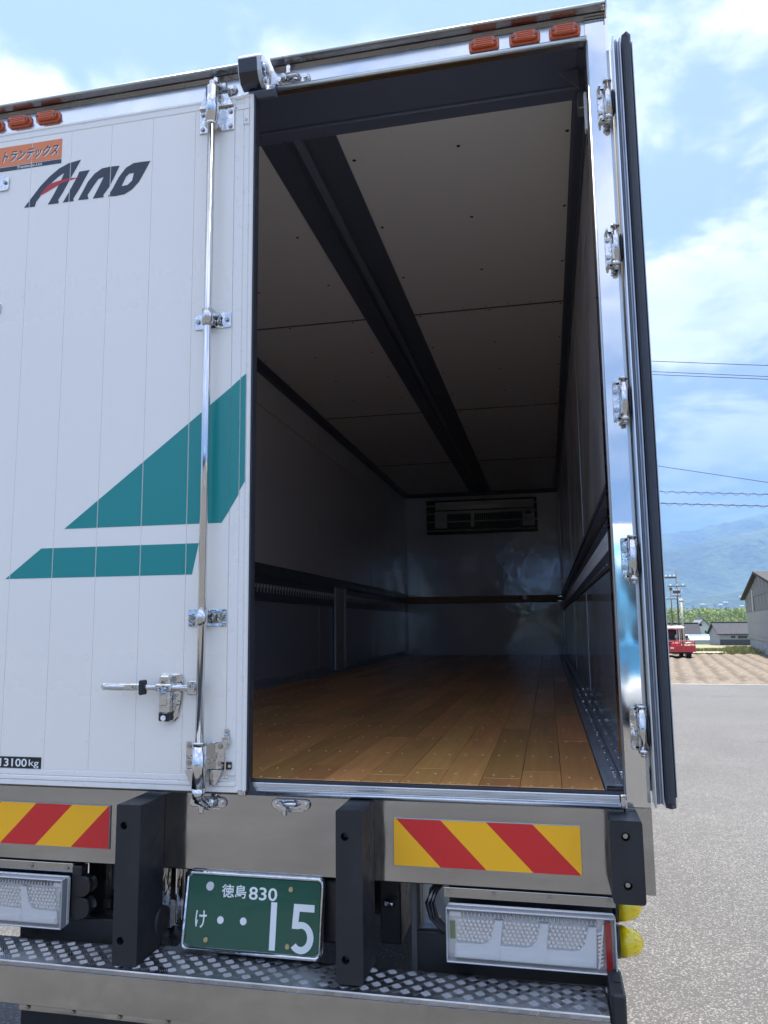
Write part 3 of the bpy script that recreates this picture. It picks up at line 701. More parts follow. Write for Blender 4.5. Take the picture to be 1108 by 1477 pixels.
# ---- rear-view camera in its housing at the gutter gap
ch = MB().prism([(-.094, 2.398), (-.082, 2.414), (-.02, 2.430), (.02, 2.430), (.02, 2.395), (-.012, 2.335), (-.036, 2.312), (-.066, 2.320), (-.086, 2.348)], 0, .046, .128, .003)
cam_h = obj('camera_housing', ch, mat('camera_housing_grey', (.60, .62, .66), .35, .1), T)
cg_ = MB().prism([(-.0955, 2.392), (-.0880, 2.347), (-.068, 2.318), (-.037, 2.309), (-.037, 2.313), (-.066, 2.322), (-.0855, 2.349), (-.0930, 2.393)], 0, .050, .116, .0)
obj('dark_visor', cg_, mat('visor_gloss', (.008, .01, .016), .16, 0, spec=.7), cam_h)
cf = MB().prism([(-.090, 2.37), (-.078, 2.325), (-.045, 2.305), (-.01, 2.345), (-.01, 2.400), (-.06, 2.418), (-.086, 2.405)], 0, .1285, .132, .001)
cf.cyl((.132, -.060, 2.375), (.136, -.060, 2.375), .011, n=16); cf.cyl((.132, -.042, 2.338), (.137, -.042, 2.338), .009, n=14)
obj('side_plate', cf, CHROME, cam_h)
obj('mount_arm', MB().prism([(-.045, 2.300), (-.01, 2.345), (.0, 2.345), (.0, 2.298), (-.02, 2.292)], 0, .07, .16, .001), HEADR, cam_h)

# ================================================================ reflectors, rubber buffers
def reflector(x0, x1, z0, z1, n_edge, slant, first_yellow=True, w_=None):
    back = obj('rear_reflector', MB().box(x0, x1, -.0095, -.0032, z0, z1, .001), mat('reflector_backing', (.5, .5, .48), .35, .7), T)
    zi0, zi1 = z0 + .002, z1 - .002; a0, a1 = x0 + .002, x1 - .002
    def stripe(xs, m):     # xs: top-left, top-right; slant shifts the bottom
        t0, t1 = xs; b0, b1 = t0 + slant, t1 + slant
        poly = [(t0, zi1), (t1, zi1), (b1, zi0), (b0, zi0)]
        def clip(poly, xc, keep_gt):
            out_ = []
            for i in range(len(poly)):
                p, q = poly[i], poly[(i + 1) % len(poly)]
                ip = (p[0] >= xc) if keep_gt else (p[0] <= xc); iq = (q[0] >= xc) if keep_gt else (q[0] <= xc)
                if ip: out_.append(p)
                if ip != iq:
                    t_ = (xc - p[0]) / (q[0] - p[0]); out_.append((xc, p[1] + t_ * (q[1] - p[1])))
            return out_
        poly = clip(poly, a0, True)
        if len(poly) > 2: poly = clip(poly, a1, False)
        if len(poly) < 3 or max(p[0] for p in poly) - min(p[0] for p in poly) < .004: return
        decal('stripe', [poly], -.0102, m, back)
    k = 0
    for t0, t1 in n_edge:
        stripe((t0, t1), YREF if (k % 2 == 0) == first_yellow else RREF); k += 1
# measured stripe edges along the top; the bottom edge is offset by the slant
e = [.549 - .28, .549, .681, .813, .945, 1.2]
reflector(.540, 1.078, -.232, -.0965, [(e[i], e[i + 1]) for i in range(5)], .130)
e = [-1.2, -1.05, -.918, -.786, -.654, -.522, -.392, -.1]
reflector(-.920, -.386, -.2335, -.0985, [(e[i], e[i + 1]) for i in range(7)], -.130, False)

def buffer_(x0, x1, z0, z1, yf, holes, ch, bolts=False):
    o = obj('rubber_buffer', block_with_holes(x0, x1, z0, z1, yf, -.0045, holes, .0115, .028, ch), RUB, T)
    hb = MB()
    for hx, hz_ in holes: hb.cyl((hx, yf + .026, hz_), (hx, yf + .018 - (.010 if bolts else 0), hz_), .0065, n=10)
    obj('buffer_bolt', hb, STEEL2 if bolts else BLACKP, o)
    return o
buffer_(-.277, -.198, -.512, -.058, -.16, [(-.252, -.119), (-.252, -.443)], .006)
buffer_(.404, .481, -.506, -.048, -.16, [(.430, -.119), (.431, -.443)], .006)
buffer_(1.150, 1.234, -.266, -.054, -.115, [(1.190, -.095), (1.190, -.219)], .010, True)
# steel uprights behind the two long buffers, under the panel
for xa in (-.240, .440):
    u_ = MB().box(xa, xa + .004, -.03, .13, -.555, -.283, .001); u_.box(xa - .05, xa, -.004, .0, -.515, -.283)
    obj('buffer_upright', u_, CHROME, T)

# ================================================================ tail lamps
def lamp(x0, x1, z0, z1, flip):
    """LED combination lamp, y front at -.060"""
    W_, H2 = x1 - x0, z1 - z0
    def X(u): return x0 + (1 - u if flip else u) * W_
    def Z(v): return z1 - v * H2
    yb = -.012
    hs = MB().plate(x0, x1, z0, z1, -.030, -.014, .008, bev=.002)
    root = obj('tail_lamp', hs, LEDH, T)
    bz = MB()
    for a in ((x0, x1, z1 - .0045, z1), (x0, x1, z0, z0 + .0045), (x0, x0 + .0045, z0 + .0045, z1 - .0045), (x1 - .0045, x1, z0 + .0045, z1 - .0045)):
        bz.box(a[0], a[1], -.062, -.030, a[2], a[3], .0018)
    obj('lamp_bezel', bz, mat('smoked_bezel', (.50, .51, .53), .18, .2, coat=.6), root)
    # three light guides
    gd = MB(); cl_ = MB()
    for k, (a, b, c) in enumerate(((.075, .290, .050), (.345, .560, .322), (.617, .838, .592))):
        e_ = .315 if k == 0 else (.590 if k == 1 else .880)
        pts = [(c, .66), (c + .15, .66), (a + .165, .64), (b - .02, .52), (b + .005, .20), (b + .055, .20), (e_, .93), (c - .005, .93)]
        gd.prism([(X(p[0]), Z(p[1])) for p in pts], 1, -.050, -.030, .002)
        gd.prism([(X(p[0]), Z(p[1])) for p in [(c + .005, .90), (e_ - .01, .90), (e_ - .012, .80), (c + .01, .80)]], 1, -.0535, -.050, .001)
        # cluster of small reflector cups
        n_c, n_r = 8, 6
        for r_i in range(n_r):
            for c_i in range(n_c):
                v = .215 + (r_i + .5) * .42 / n_r; uu = c + (a - c) * (1 - (v - .2) / .45) + .008 + (c_i + .5 + (.5 if r_i % 2 else 0) - .25) * .0268
                lim = b - (.0 if v < .45 else (v - .45) * .35)
                if uu > lim: continue
                cl_.cyl((X(uu), -.044, Z(v)), (X(uu), -.031, Z(v)), .0048, .0012, n=6, smooth=False)
                cl_.sph((X(uu), -.040, Z(v)), .0018, .0030, .0018, 6, 4)
    obj('light_guide', gd, LEDW, root)
    obj('led_cluster', cl_, LEDC, root, kind='stuff')
    st = MB()
    for k in range(34):
        uu = .10 + k * .0235
        st.prism([(X(uu), Z(.165)), (X(uu + .018), Z(.165)), (X(uu + .012), Z(.075)), (X(uu + .005), Z(.075))], 1, -.050, -.030, .001)
    obj('side_reflector_strip', st, mat('ribbed_clear', (.60, .64, .72), .15, .7), root)
    rb_ = MB()
    for k in range(9): rb_.prism([(X(.893), Z(.30 + k * .07)), (X(.925), Z(.26 + k * .07)), (X(.925), Z(.31 + k * .07)), (X(.893), Z(.35 + k * .07))], 1, -.048, -.030, .001)
    rb_.prism([(X(.925), Z(.14)), (X(.933), Z(.14)), (X(.900), Z(.92)), (X(.890), Z(.92))], 1, -.054, -.030)
    obj('ribbed_reflector', rb_, LEDC, root)
    a, b = sorted((X(.938), X(.972)))
    obj('red_strip', MB().box(a, b, -.0575, -.030, Z(.955), Z(.09), .001), REDL, root)
    a, b = sorted((X(.02), X(.05)))
    obj('circuit_board', MB().box(a, b, -.036, -.030, Z(.62), Z(.30)), GREEN, root)
    a, b = sorted((X(.015), X(.095)))
    obj('corner_insert', MB().box(a, b, -.044, -.030, Z(.20), Z(.10), .002), LEDH, root)
    obj('lens', MB().box(x0 + .0062, x1 - .0062, -.0605, -.0590, z0 + .0062, z1 - .0062), LENS, root)
    for o_l in [root] + [k for k in bpy.data.objects if k.parent == root]:
        pass
    root.location.y += .008
    return root
lamp(.696, 1.158, -.4695, -.3245, False)
lamp(-.981, -.519, -.4695, -.3210, True)
for a, b, xs in ((.686, 1.162, (.70, .83, .985, 1.145)), (-.985, -.511, (-.96, -.80, -.665, -.535))):
    s_ = MB().box(a, b, -.0065, -.002, -.3115, -.2835, .001); s_.box(a, b, -.010, .0, -.2870, -.2830, .0008)
    o_ = obj('lamp_bracket', s_, BUMP, T)
    h_ = MB()
    for x in xs: hexbolt(h_, (x, -.0065, -.298), .0065, .007)
    obj('bracket_bolt', h_, STEEL2, o_)
    obj('lamp_backing', MB().box(a + .01, b - (.01 if a > 0 else -.008), .036, .050, -.50, -.282, .001), BLACK, T)

# ---- black cross member panels and the dark space between the chassis rails
obj('cross_member', MB().box(.598, 1.152, .035, .060, -.535, -.425, .003), BLACK, T)
obj('cross_member', MB().box(-.715, -.283, .02, .060, -.545, -.455, .003), BLACK, T)
cr = MB().box(.470, .535, .12, 10.4, -.50, -.13, .004); obj('chassis_rail', cr, BLACK, T)
cr = MB().box(-.535, -.470, .12, 10.4, -.50, -.13, .004); obj('chassis_rail', cr, BLACK, T)
obj('rear_beam', MB().box(-.53, .53, .30, .36, -.48, -.13, .004), BLACK, T)
obj('hanger_plate', MB().box(.582, .600, .03, .20, -.56, -.283, .002), mat('hanger_grey', (.08, .085, .09), .45, .4), T)
sp = MB().box(.607, .690, .10, .106, -.425, -.283, .001); sp.box(.607, .690, .07, .106, -.43, -.424, .001)
so = obj('splash_plate', sp, ALUG, T)
bb = MB(); hexbolt(bb, (.655, .10, -.405), .008, .008); obj('plate_bolt', bb, STEEL2, so)
cbm = MB()
for k, dx_ in enumerate((0, .011, .020)):
    cbm.tube([(.665 + dx_, .06, -.285), (.640 + dx_, .045, -.31), (.628 + dx_, .040, -.345), (.640 + dx_, .036, -.385), (.672 + dx_, .030, -.412), (.70 + dx_, .02, -.425)], .0055, 8)
obj('wiring_loom', cbm, BLACKP, T)
zb = MB(); zb.cyl((.486, .10, -.372), (.520, .085, -.372), .006, n=10); zb.cyl((.495, .098, -.372), (.504, .094, -.372), .012, n=6, smooth=False); zb.cyl((.505, .10, -.300), (.535, .085, -.300), .007, n=10); zb.cyl((.513, .10, -.300), (.522, .094, -.300), .012, n=6, smooth=False)
obj('chassis_bolt', zb, STEEL2, T)
# stainless boxes to the left of and behind the number plate
bx1 = MB().box(-.235, .42, .16, .165, -.52, -.282, .001)
bx1.box(-.225, -.205, .150, .160, -.50, -.282, .001); bx1.box(-.165, -.150, .150, .160, -.50, -.282, .001); bx1.box(-.115, -.10, .150, .160, -.50, -.282)
obj('stainless_screen', bx1, STEEL, T)
sb_ = MB().box(-.235, -.15, -.0, .155, -.51, -.506, .001)
obj('screen_ledge', sb_, BLACK, T)
b2 = MB().box(-.470, -.285, .14, .146, -.455, -.283, .001); b2.box(-.47, -.285, .10, .14, -.455, -.450)
b2o = obj('inner_guard', b2, STEEL, T)
bb = MB(); hexbolt(bb, (-.345, .14, -.435), .007); obj('guard_bolt', bb, STEEL2, b2o)
obj('guard_strap', MB().box(-.447, -.425, .128, .137, -.40, -.285, .001), ALUD, T)
c_ = MB(); c_.cyl((-.475, .03, -.350), (-.475, -.015, -.350), .030, n=18); c_.cyl((-.478, .03, -.415), (-.478, -.015, -.415), .032, n=18); c_.box(-.515, -.480, -.008, .03, -.455, -.29, .002)
obj('lamp_connector', c_, BLACKP, T)
c_ = MB().cyl((-.290, -.01, -.433), (-.190, -.01, -.433), .043, n=24); obj('rubber_bump_stop', c_, RUB, T)

# ================================================================ number plate (leans back slightly)
def lean(o):
    for ch in [o] + [k for k in bpy.data.objects if k.parent == o]:
        c = wl(ch); me = ch.data
        for v in me.vertices:
            z = v.co.z + c.z; v.co.y += (z + .25) * .16
x0, x1, z0, z1 = -.059, .357, -.450, -.249
pb = MB().plate(x0 - .004, x1 + .004, z0 - .004, z1 + .004, -.117, -.108, .020, bev=.001)
plate = obj('number_plate', pb, mat('plate_rim', (.62, .64, .66), .3, .8), T)
rim = MB()
rim.tube([(x0 + .014, -.122, z0), (x1 - .014, -.122, z0), (x1 - .003, -.122, z0 + .004), (x1, -.122, z0 + .014), (x1, -.122, z1 - .014), (x1 - .003, -.122, z1 - .004), (x1 - .014, -.122, z1), (x0 + .014, -.122, z1), (x0 + .003, -.122, z1 - .004), (x0, -.122, z1 - .014), (x0, -.122, z0 + .014), (x0 + .003, -.122, z0 + .004), (x0 + .016, -.122, z0)], .0055, 10)
obj('plate_frame', rim, CHROME, plate)
gp_ = MB().plate(x0 + .006, x1 - .006, z0 + .006, z1 - .006, -.1215, -.1165, .014, bev=.0018)
gp_.plate(x0 + .014, x1 - .014, z0 + .014, z1 - .014, -.1205, -.1200, .010)
obj('plate_panel', gp_, PLGR, plate)
ty = -.1224
text_on('plate_lettering', '徳島', .052, .128, -.311, -.276, ty, PLWH, plate, bold=.012)
text_on('plate_lettering', '830', .136, .222, -.3125, -.2785, ty, PLWH, plate, bold=.014)
text_on('plate_lettering', 'け', -.024, .011, -.395, -.349, ty, PLWH, plate, bold=.010)
obj('plate_digit', MB().box(.2055, .2235, ty - .0006, ty + .0004, -.4375, -.3150, .0004), PLWH, plate)
# the 5, drawn as a stroke outline
five = [(.274, -.3150), (.335, -.3150), (.335, -.334), (.2915, -.334), (.2895, -.361)]
def arc(cx, cz, rx, rz, a0, a1, n):
    return [(cx + rx * math.cos(R_(a0 + (a1 - a0) * i / n)), cz + rz * math.sin(R_(a0 + (a1 - a0) * i / n))) for i in range(n + 1)]
five += arc(.2985, -.4000, .0370, .0405, 95, -140, 16)
five += arc(.2985, -.3995, .0185, .0230, -140, 110, 14)
five += [(.289, -.3785), (.2705, -.3785)]
decal('plate_digit', [five], ty - .0004, PLWH, plate)
dt = MB()
for x, z in ((.054, -.3705), (.124, -.3695)): dt.cyl((x, ty + .0006, z), (x, ty - .0005, z), .0100, n=20)
obj('plate_dot', dt, PLWH, plate)
obj('plate_seal', MB().cyl((.0155, -.1195, -.2835), (.0155, -.1265, -.2835), .0125, .0115, n=20), mat('seal_silver', (.7, .71, .72), .35, .6), plate)
bs = MB()
for x, z in ((.2625, -.2790), (.0135, -.4235), (.2600, -.4245)): bs.cyl((x, -.1195, z), (x, -.1255, z), .0078, .0065, n=12); 
obj('plate_screw', bs, BRASS, plate)
lean(plate)
def recess(o):     # full 440 mm width, hung just under the panel edge
    c = wl(o); me = o.data; m_ = Matrix(((1.0467, 0, 0, -.0473), (0, 1.0467, 0, .1128), (0, 0, 1.0467, -.0219), (0, 0, 0, 1)))
    n_ = m_ @ c
    me.transform(Matrix.Scale(1.0467, 4)); return n_
kids = [k for k in bpy.data.objects if k.parent == plate]; tgt = [(k, recess(k)) for k in kids]; pn = recess(plate)
plate.location = pn - wl(truck)
for k, n_ in tgt: k.location = n_ - pn
pbk = MB().box(-.02, .375, .012, .026, -.47, -.290, .006); pbk.box(.05, .30, .026, .15, -.34, -.325, .003)
obj('plate_bracket', pbk, BLACKP, T)
obj('plate_lamp', MB().box(-.01, .30, -.030, .02, -.512, -.496, .005), BLACKP, T)

# ================================================================ checker-plate step
SX0, SX1 = -1.13, 1.1275
st = MB().box(SX0, SX1, -.182, -.012, -.530, -.5145, .003)
step = obj('rear_step', st, TREAD, T)
obj('step_face', MB().box(SX0, SX1, -.1795, -.1735, -.635, -.5305, .0015), BUMP, step)
tb = MB()
def bar(cx, cy2, ang, ln, wd, z, top=True):
    m_ = Matrix.Translation((cx, cy2, z)) @ Matrix.Rotation(ang, 4, 'Z')
    tb.box(-ln / 2, ln / 2, -wd / 2, wd / 2, -.0005, .0014, .0006, mtx=m_)
cell = .0285; nx = int((SX1 - SX0) / cell)
for i in range(nx):
    for j in range(5):
        cx = SX0 + cell * (i + .5) + .0; cyy = -.036 - cell * j
        ang = R_(38) if (i + j) % 2 == 0 else R_(-52)
        for k in range(4):
            off = (k - 1.5) * .0062
            ln = .0250 - abs(k - 1.5) * .003
            px_ = cx - math.sin(ang) * off; py_ = cyy + math.cos(ang) * off
            if py_ < -.176: continue
            bar(px_, py_, ang, ln, .0017, -.5140)
for i in range(int((SX1 - SX0) / .052)):
    for k in range(4):
        m_ = Matrix.Translation((SX0 + .03 + i * .052 + k * .0062, -.1815, -.5225)) @ Matrix.Rotation(R_(35), 4, 'Y')
        tb.box(-.0009, .0009, -.0012, .0006, -.0075, .0075, .0004, mtx=m_)
obj('tread_pattern', tb, TREADB, step, kind='stuff')
ec = MB().box(1.1295, 1.166, -.190, -.03, -.640, -.458, .006)
eco = obj('step_end_cap', ec, RUB, T)
obj('cap_bolt', MB().cyl((1.150, -.110, -.458), (1.150, -.110, -.455), .009, n=12), BLACKP, eco)
obj('step_end_cap', MB().box(-1.168, -1.132, -.190, -.03, -.640, -.458, .006), RUB, T)
for xa in (-.75, .72):
    obj('step_arm', MB().box(xa, xa + .04, -.03, .5, -.60, -.545, .004), BLACK, T)
lg = MB().box(-.675, .675, -.024, -.018, -.728, -.7035, .001); lgo = obj('lower_guard_rail', lg, BUMP, T)
hb = MB()
for k in range(9): hexbolt(hb, (-.64 + .16 * k, -.024, -.716), .0065)
obj('guard_bolt', hb, STEEL2, lgo)
obj('lower_flap', MB().box(-.672, .672, -.016, -.006, -.90, -.7285, .002), RUB, T)
# yellow side marker lamps
for y_, z_ in ((.15, -.4525), (.15, -.3535)):
    pf = [(0.0, .043), (.020, .042), (.040, .036), (.056, .024), (.066, .009), (.068, .0008)]
    t = bmesh.new(); n = 24; rings = []
    for h_, rr in pf: rings.append([t.verts.new((1.178 + h_, y_ + rr * math.cos(2 * math.pi * k / n), z_ + rr * math.sin(2 * math.pi * k / n))) for k in range(n)])
    for a in range(len(rings) - 1):
        for k in range(n):
            fc = t.faces.new([rings[a][k], rings[a][(k + 1) % n], rings[a + 1][(k + 1) % n], rings[a + 1][k]]); fc.smooth = True
    t.faces.new(rings[-1]); t.faces.new(rings[0][::-1]); bmesh.ops.recalc_face_normals(t, faces=t.faces[:])
    mb = MB(); mb.b = t; sm = obj('side_marker', mb, YELLOW, T)
    rb = MB()
    for k in range(0, 24, 2):
        a = 2 * math.pi * k / 24
        rb.tube([(1.178 + h_, y_ + (rr + .0006) * math.cos(a), z_ + (rr + .0006) * math.sin(a)) for h_, rr in pf[2:5]], .0013, 5)
    obj('lens_rib', rb, YELLOW, sm)
    obj('marker_base', MB().cyl((1.160, y_, z_), (1.178, y_, z_), .046, n=24), BLACKP, sm)
    obj('marker_bracket', MB().box(1.150, 1.1595, y_ - .05, y_ + .05, z_ - .048, z_ + .048, .002), BLACK, sm)

# ================================================================ right door, folded back along the side
rd = MB().box(1.302, 1.330, -.040, 1.12, -.010, 2.262, .003)
rdo = obj('right_door', rd, WHITE, T)
obj('door_skin_edge', MB().box(1.3315, 1.3345, -.062, 1.12, -.002, 2.250, .0008), mat('skin_edge_alu', (.58, .62, .64), .4, .6), rdo)
cs = MB().box(1.2765, 1.2815, -.056, .02, -.032, 2.288, .0012)
obj('outer_edge_lip', cs, mat('bright_edge_alu', (.75, .78, .80), .3, .9), rdo)
cs = MB().prism([(1.283, -.030), (1.283, -.048), (1.287, -.053), (1.290, -.048), (1.2905, -.040), (1.295, -.040), (1.296, -.056), (1.2995, -.058), (1.301, -.05), (1.301, -.010)], 2, -.022, 2.272)
obj('edge_channel', cs, ALUG, rdo)
gs = MB().prism([(1.302, -.042), (1.303, -.062), (1.308, -.072), (1.316, -.075), (1.325, -.070), (1.330, -.060), (1.3305, -.042)], 2, -.016, 2.262)
for sgn, zt in ((1, 2.262), (-1, -.016)):
    gs.prism([(1.303, -.062), (1.316, -.078), (1.330, -.060), (1.330, -.042), (1.303, -.042)], 2, zt - .001, zt + sgn * .012)
obj('door_gasket', gs, GASK, rdo)
ds = MB()
for k in range(12): ds.cyl((1.3345, -.02, .10 + k * .19), (1.337, -.02, .10 + k * .19), .004, n=8)
obj('skin_rivet', ds, BLACKP, rdo)
# its lock rod, seen in the gap between post and door
rr = obj('folded_lock_rod', MB().cyl((1.2905, .055, .05), (1.2905, .055, 2.25), .0075, n=16), CHROME, rdo)
bk_ = MB().box(1.2835, 1.300, .035, .075, .40, .478, .003); bk_.box(1.2835, 1.300, .035, .075, -.02, .215, .003)
obj('rod_bracket', bk_, BLACKP, rdo)
obj('door_stay', MB().box(1.276, 1.301, .17, .36, -.030, .010, .003), BLACKP, T)
# hinges
for zc in (2.085, 1.605, 1.125, .655, .175):
    hb = MB().box(1.226, 1.250, -.010, -.0012, zc - .058, zc + .058, .002)
    hb.prism([(1.226, -.006), (1.230, -.034), (1.236, -.034), (1.236, -.010), (1.250, -.010), (1.250, -.006)], 2, zc + .050, zc + .058)
    hb.prism([(1.226, -.006), (1.230, -.034), (1.236, -.034), (1.236, -.010), (1.250, -.010), (1.250, -.006)], 2, zc - .058, zc - .050)
    hb.box(1.2445, 1.2625, -.044, -.012, zc - .050, zc + .052, .004)
    hn = obj('door_hinge', hb, CHROME, T)
    kn = MB().cyl((1.256, -.034, zc - .056), (1.256, -.034, zc + .058), .0125, n=22)
    kn.cyl((1.256, -.034, zc + .058), (1.256, -.034, zc + .064), .0135, n=20); kn.cyl((1.256, -.034, zc - .066), (1.256, -.034, zc - .056), .0135, n=20); kn.cyl((1.256, -.034, zc - .075), (1.256, -.034, zc - .066), .008, n=12)
    obj('hinge_knuckle', kn, CHROME, hn)
    bl = MB(); hexbolt(bl, (1.234, -.010, zc + .028), .006, .006); hexbolt(bl, (1.234, -.010, zc - .028), .006, .006)
    obj('hinge_bolt', bl, STEEL2, hn)
    obj('hinge_buffer', MB().sph((1.272, -.022, zc - .005), .0065, .02, .045, 10, 8), RUB, hn)

# ---- running gear, mostly out of sight
for y_ in (3.0, 4.35):
    obj('axle', MB().cyl((-.9, y_, -.62), (.9, y_, -.62), .07), BLACK, T)
    for s_ in (-1, 1):
        for xa in (.90, 1.19):
            tw = MB().cyl((s_ * (xa - .12), y_, -.62), (s_ * (xa + .05), y_, -.62), .48, n=36)
            wheel = obj('wheel', tw, TIRE, T)
        obj('rim', MB().cyl((s_ * 1.22, y_, -.62), (s_ * 1.245, y_, -.62), .26, n=28), LEDH, wheel)
for s_ in (-1, 1):
    obj('wheel', MB().cyl((s_ * 1.0, 11.4, -.62), (s_ * 1.22, 11.4, -.62), .48, n=36), TIRE, T)
    obj('mudguard', MB().box(min(s_ * .75, s_ * 1.23), max(s_ * .75, s_ * 1.23), 2.2, 2.21, -.85, -.15), BLACK, T)
    obj('side_guard', MB().box(min(s_ * 1.2, s_ * 1.23), max(s_ * 1.2, s_ * 1.23), 5.2, 9.6, -.72, -.60, .01), ALU, T)
# cables along the chassis underside
# ================================================================ ground, road, field, mountains
def interp(t, pts):
    if t <= pts[0][0]: return pts[0][1]
    for (a, b), (c, d) in zip(pts, pts[1:]):
        if t <= c: return b + (d - b) * (t - a) / (c - a)
    return pts[-1][1]
PROF = [(19.5, -1.106), (21, -1.22), (24.5, -1.58), (26, -1.62), (62, -1.62), (75, -2.0), (130, -3.05), (160, -3.4), (400, -4.5), (1500, -6)]
def zt(y): return interp(y, PROF)
def grid(name, xs, ys, fz, m, **kw):
    vs_ = [(x, y, fz(x, y)) for y in ys for x in xs]; n = len(xs)
    fs = [(j * n + i, j * n + i + 1, (j + 1) * n + i + 1, (j + 1) * n + i) for j in range(len(ys) - 1) for i in range(n - 1)]
    me = bpy.data.meshes.new(name); me.from_pydata(vs_, [], fs); me.update()
    for p in me.polygons: p.use_smooth = True
    o = obj(name, me, m); return props(o, **kw)
def ground_mat(name, cols, scales, rough=.9, bump=None, spec=.3):
    m = bpy.data.materials.new(name); m.use_nodes = True; t = m.node_tree; b = t.nodes['Principled BSDF']
    b.inputs['Roughness'].default_value = rough; b.inputs['Specular IOR Level'].default_value = spec
    geo = N(t, 'ShaderNodeNewGeometry'); prev = None
    for i, ((lo, hi, col), s) in enumerate(zip(cols, scales)):
        if i == 0 and lo is None:
            prev = col; continue
        n = N(t, 'ShaderNodeTexNoise', Scale=s, Detail=5, Roughness=.6); L(t, geo.outputs['Position'], n.inputs['Vector'])
        r_ = N(t, 'ShaderNodeMapRange'); r_.inputs[1].default_value = lo; r_.inputs[2].default_value = hi; L(t, n.outputs[0], r_.inputs[0])
        x = N(t, 'ShaderNodeMix', data_type='RGBA'); L(t, r_.outputs[0], x.inputs[0])
        if isinstance(prev, tuple): x.inputs[6].default_value = (*prev, 1)
        else: L(t, prev, x.inputs[6])
        x.inputs[7].default_value = (*col, 1); prev = x.outputs[2]
    L(t, prev, b.inputs['Base Color'])
    if bump:
        pb_ = None
        for s, d in bump:
            n = N(t, 'ShaderNodeTexNoise', Scale=s, Detail=3); L(t, geo.outputs['Position'], n.inputs['Vector'])
            bp = N(t, 'ShaderNodeBump'); bp.inputs['Distance'].default_value = d; bp.inputs['Strength'].default_value = 1; L(t, n.outputs[0], bp.inputs['Height'])
            if pb_: L(t, pb_, bp.inputs['Normal'])
            pb_ = bp.outputs[0]
        L(t, pb_, b.inputs['Normal'])
    MATS[name] = m; return m
# asphalt: stones of several greys in a dark binder
asp = bpy.data.materials.new('worn_asphalt'); asp.use_nodes = True; t = asp.node_tree; b = t.nodes['Principled BSDF']
geo = N(t, 'ShaderNodeNewGeometry'); vo = N(t, 'ShaderNodeTexVoronoi', Scale=150.0); L(t, geo.outputs['Position'], vo.inputs['Vector'])
sepc = N(t, 'ShaderNodeSeparateColor'); L(t, vo.outputs['Color'], sepc.inputs[0])
rp = N(t, 'ShaderNodeValToRGB'); L(t, sepc.outputs[0], rp.inputs[0]); e = rp.color_ramp.elements
e[0].position = 0; e[0].color = (.040, .039, .037, 1); e[1].position = 1; e[1].color = (.100, .094, .086, 1)
x_ = e.new(.35); x_.color = (.044, .042, .039, 1); x_ = e.new(.75); x_.color = (.054, .051, .048, 1); x_ = e.new(.93); x_.color = (.165, .16, .15, 1)
edge = N(t, 'ShaderNodeMapRange'); edge.inputs[1].default_value = .0; edge.inputs[2].default_value = .008; edge.inputs[3].default_value = 1.0; edge.inputs[4].default_value = .5
L(t, vo.outputs['Distance'], edge.inputs[0])
nb = N(t, 'ShaderNodeTexNoise', Scale=.55, Detail=6, Roughness=.6); L(t, geo.outputs['Position'], nb.inputs['Vector'])
nr = N(t, 'ShaderNodeMapRange'); nr.inputs[1].default_value = .3; nr.inputs[2].default_value = .7; nr.inputs[3].default_value = .80; nr.inputs[4].default_value = 1.16; L(t, nb.outputs[0], nr.inputs[0])
ns = N(t, 'ShaderNodeTexNoise', Scale=9.0, Detail=5, Roughness=.7); L(t, geo.outputs['Position'], ns.inputs['Vector'])
nsr = N(t, 'ShaderNodeMapRange'); nsr.inputs[1].default_value = .3; nsr.inputs[2].default_value = .7; nsr.inputs[3].default_value = .90; nsr.inputs[4].default_value = 1.10; L(t, ns.outputs[0], nsr.inputs[0])
m1 = N(t, 'ShaderNodeMath', operation='MULTIPLY'); L(t, nr.outputs[0], m1.inputs[0]); L(t, nsr.outputs[0], m1.inputs[1])
vm = N(t, 'ShaderNodeVectorMath', operation='SCALE'); L(t, rp.outputs[0], vm.inputs[0]); L(t, m1.outputs[0], vm.inputs['Scale'])
L(t, vm.outputs[0], b.inputs['Base Color']); b.inputs['Roughness'].default_value = .62
bp = N(t, 'ShaderNodeBump'); bp.inputs['Distance'].default_value = .0022; bp.inputs['Strength'].default_value = .8; bp.invert = True; L(t, vo.outputs['Distance'], bp.inputs['Height']); L(t, bp.outputs[0], b.inputs['Normal'])
obj('asphalt_yard', MB().box(-70, 90, -70, 19.45, -1.6, GZ), asp, kind='structure')
crk = MB()
random.seed(3)
for (xa, ya, xb, yb) in ((5.4, 12.5, 7.3, 12.1), (3.6, 9.2, 6.2, 8.2), (4.3, 16.0, 6.8, 16.4)):
    pts = [(xa + (xb - xa) * k / 12 + random.uniform(-.04, .04), ya + (yb - ya) * k / 12 + random.uniform(-.06, .06)) for k in range(13)]
    for p, q in zip(pts, pts[1:]):
        crk.quad((p[0], p[1], GZ + .004), (q[0], q[1], GZ + .004), (q[0], q[1] + .022, GZ + .004), (p[0], p[1] + .022, GZ + .004))
obj('asphalt_crack', crk, mat('crack_tar', (.03, .03, .03), .8), kind='structure')
obj('kerb_strip', MB().box(-60, 80, 19.451, 19.72, -1.5, GZ + .006, .004), mat('weathered_concrete', (.17, .165, .155), .85, var=(3, (.12, .117, .11), .4, .7)), kind='structure')

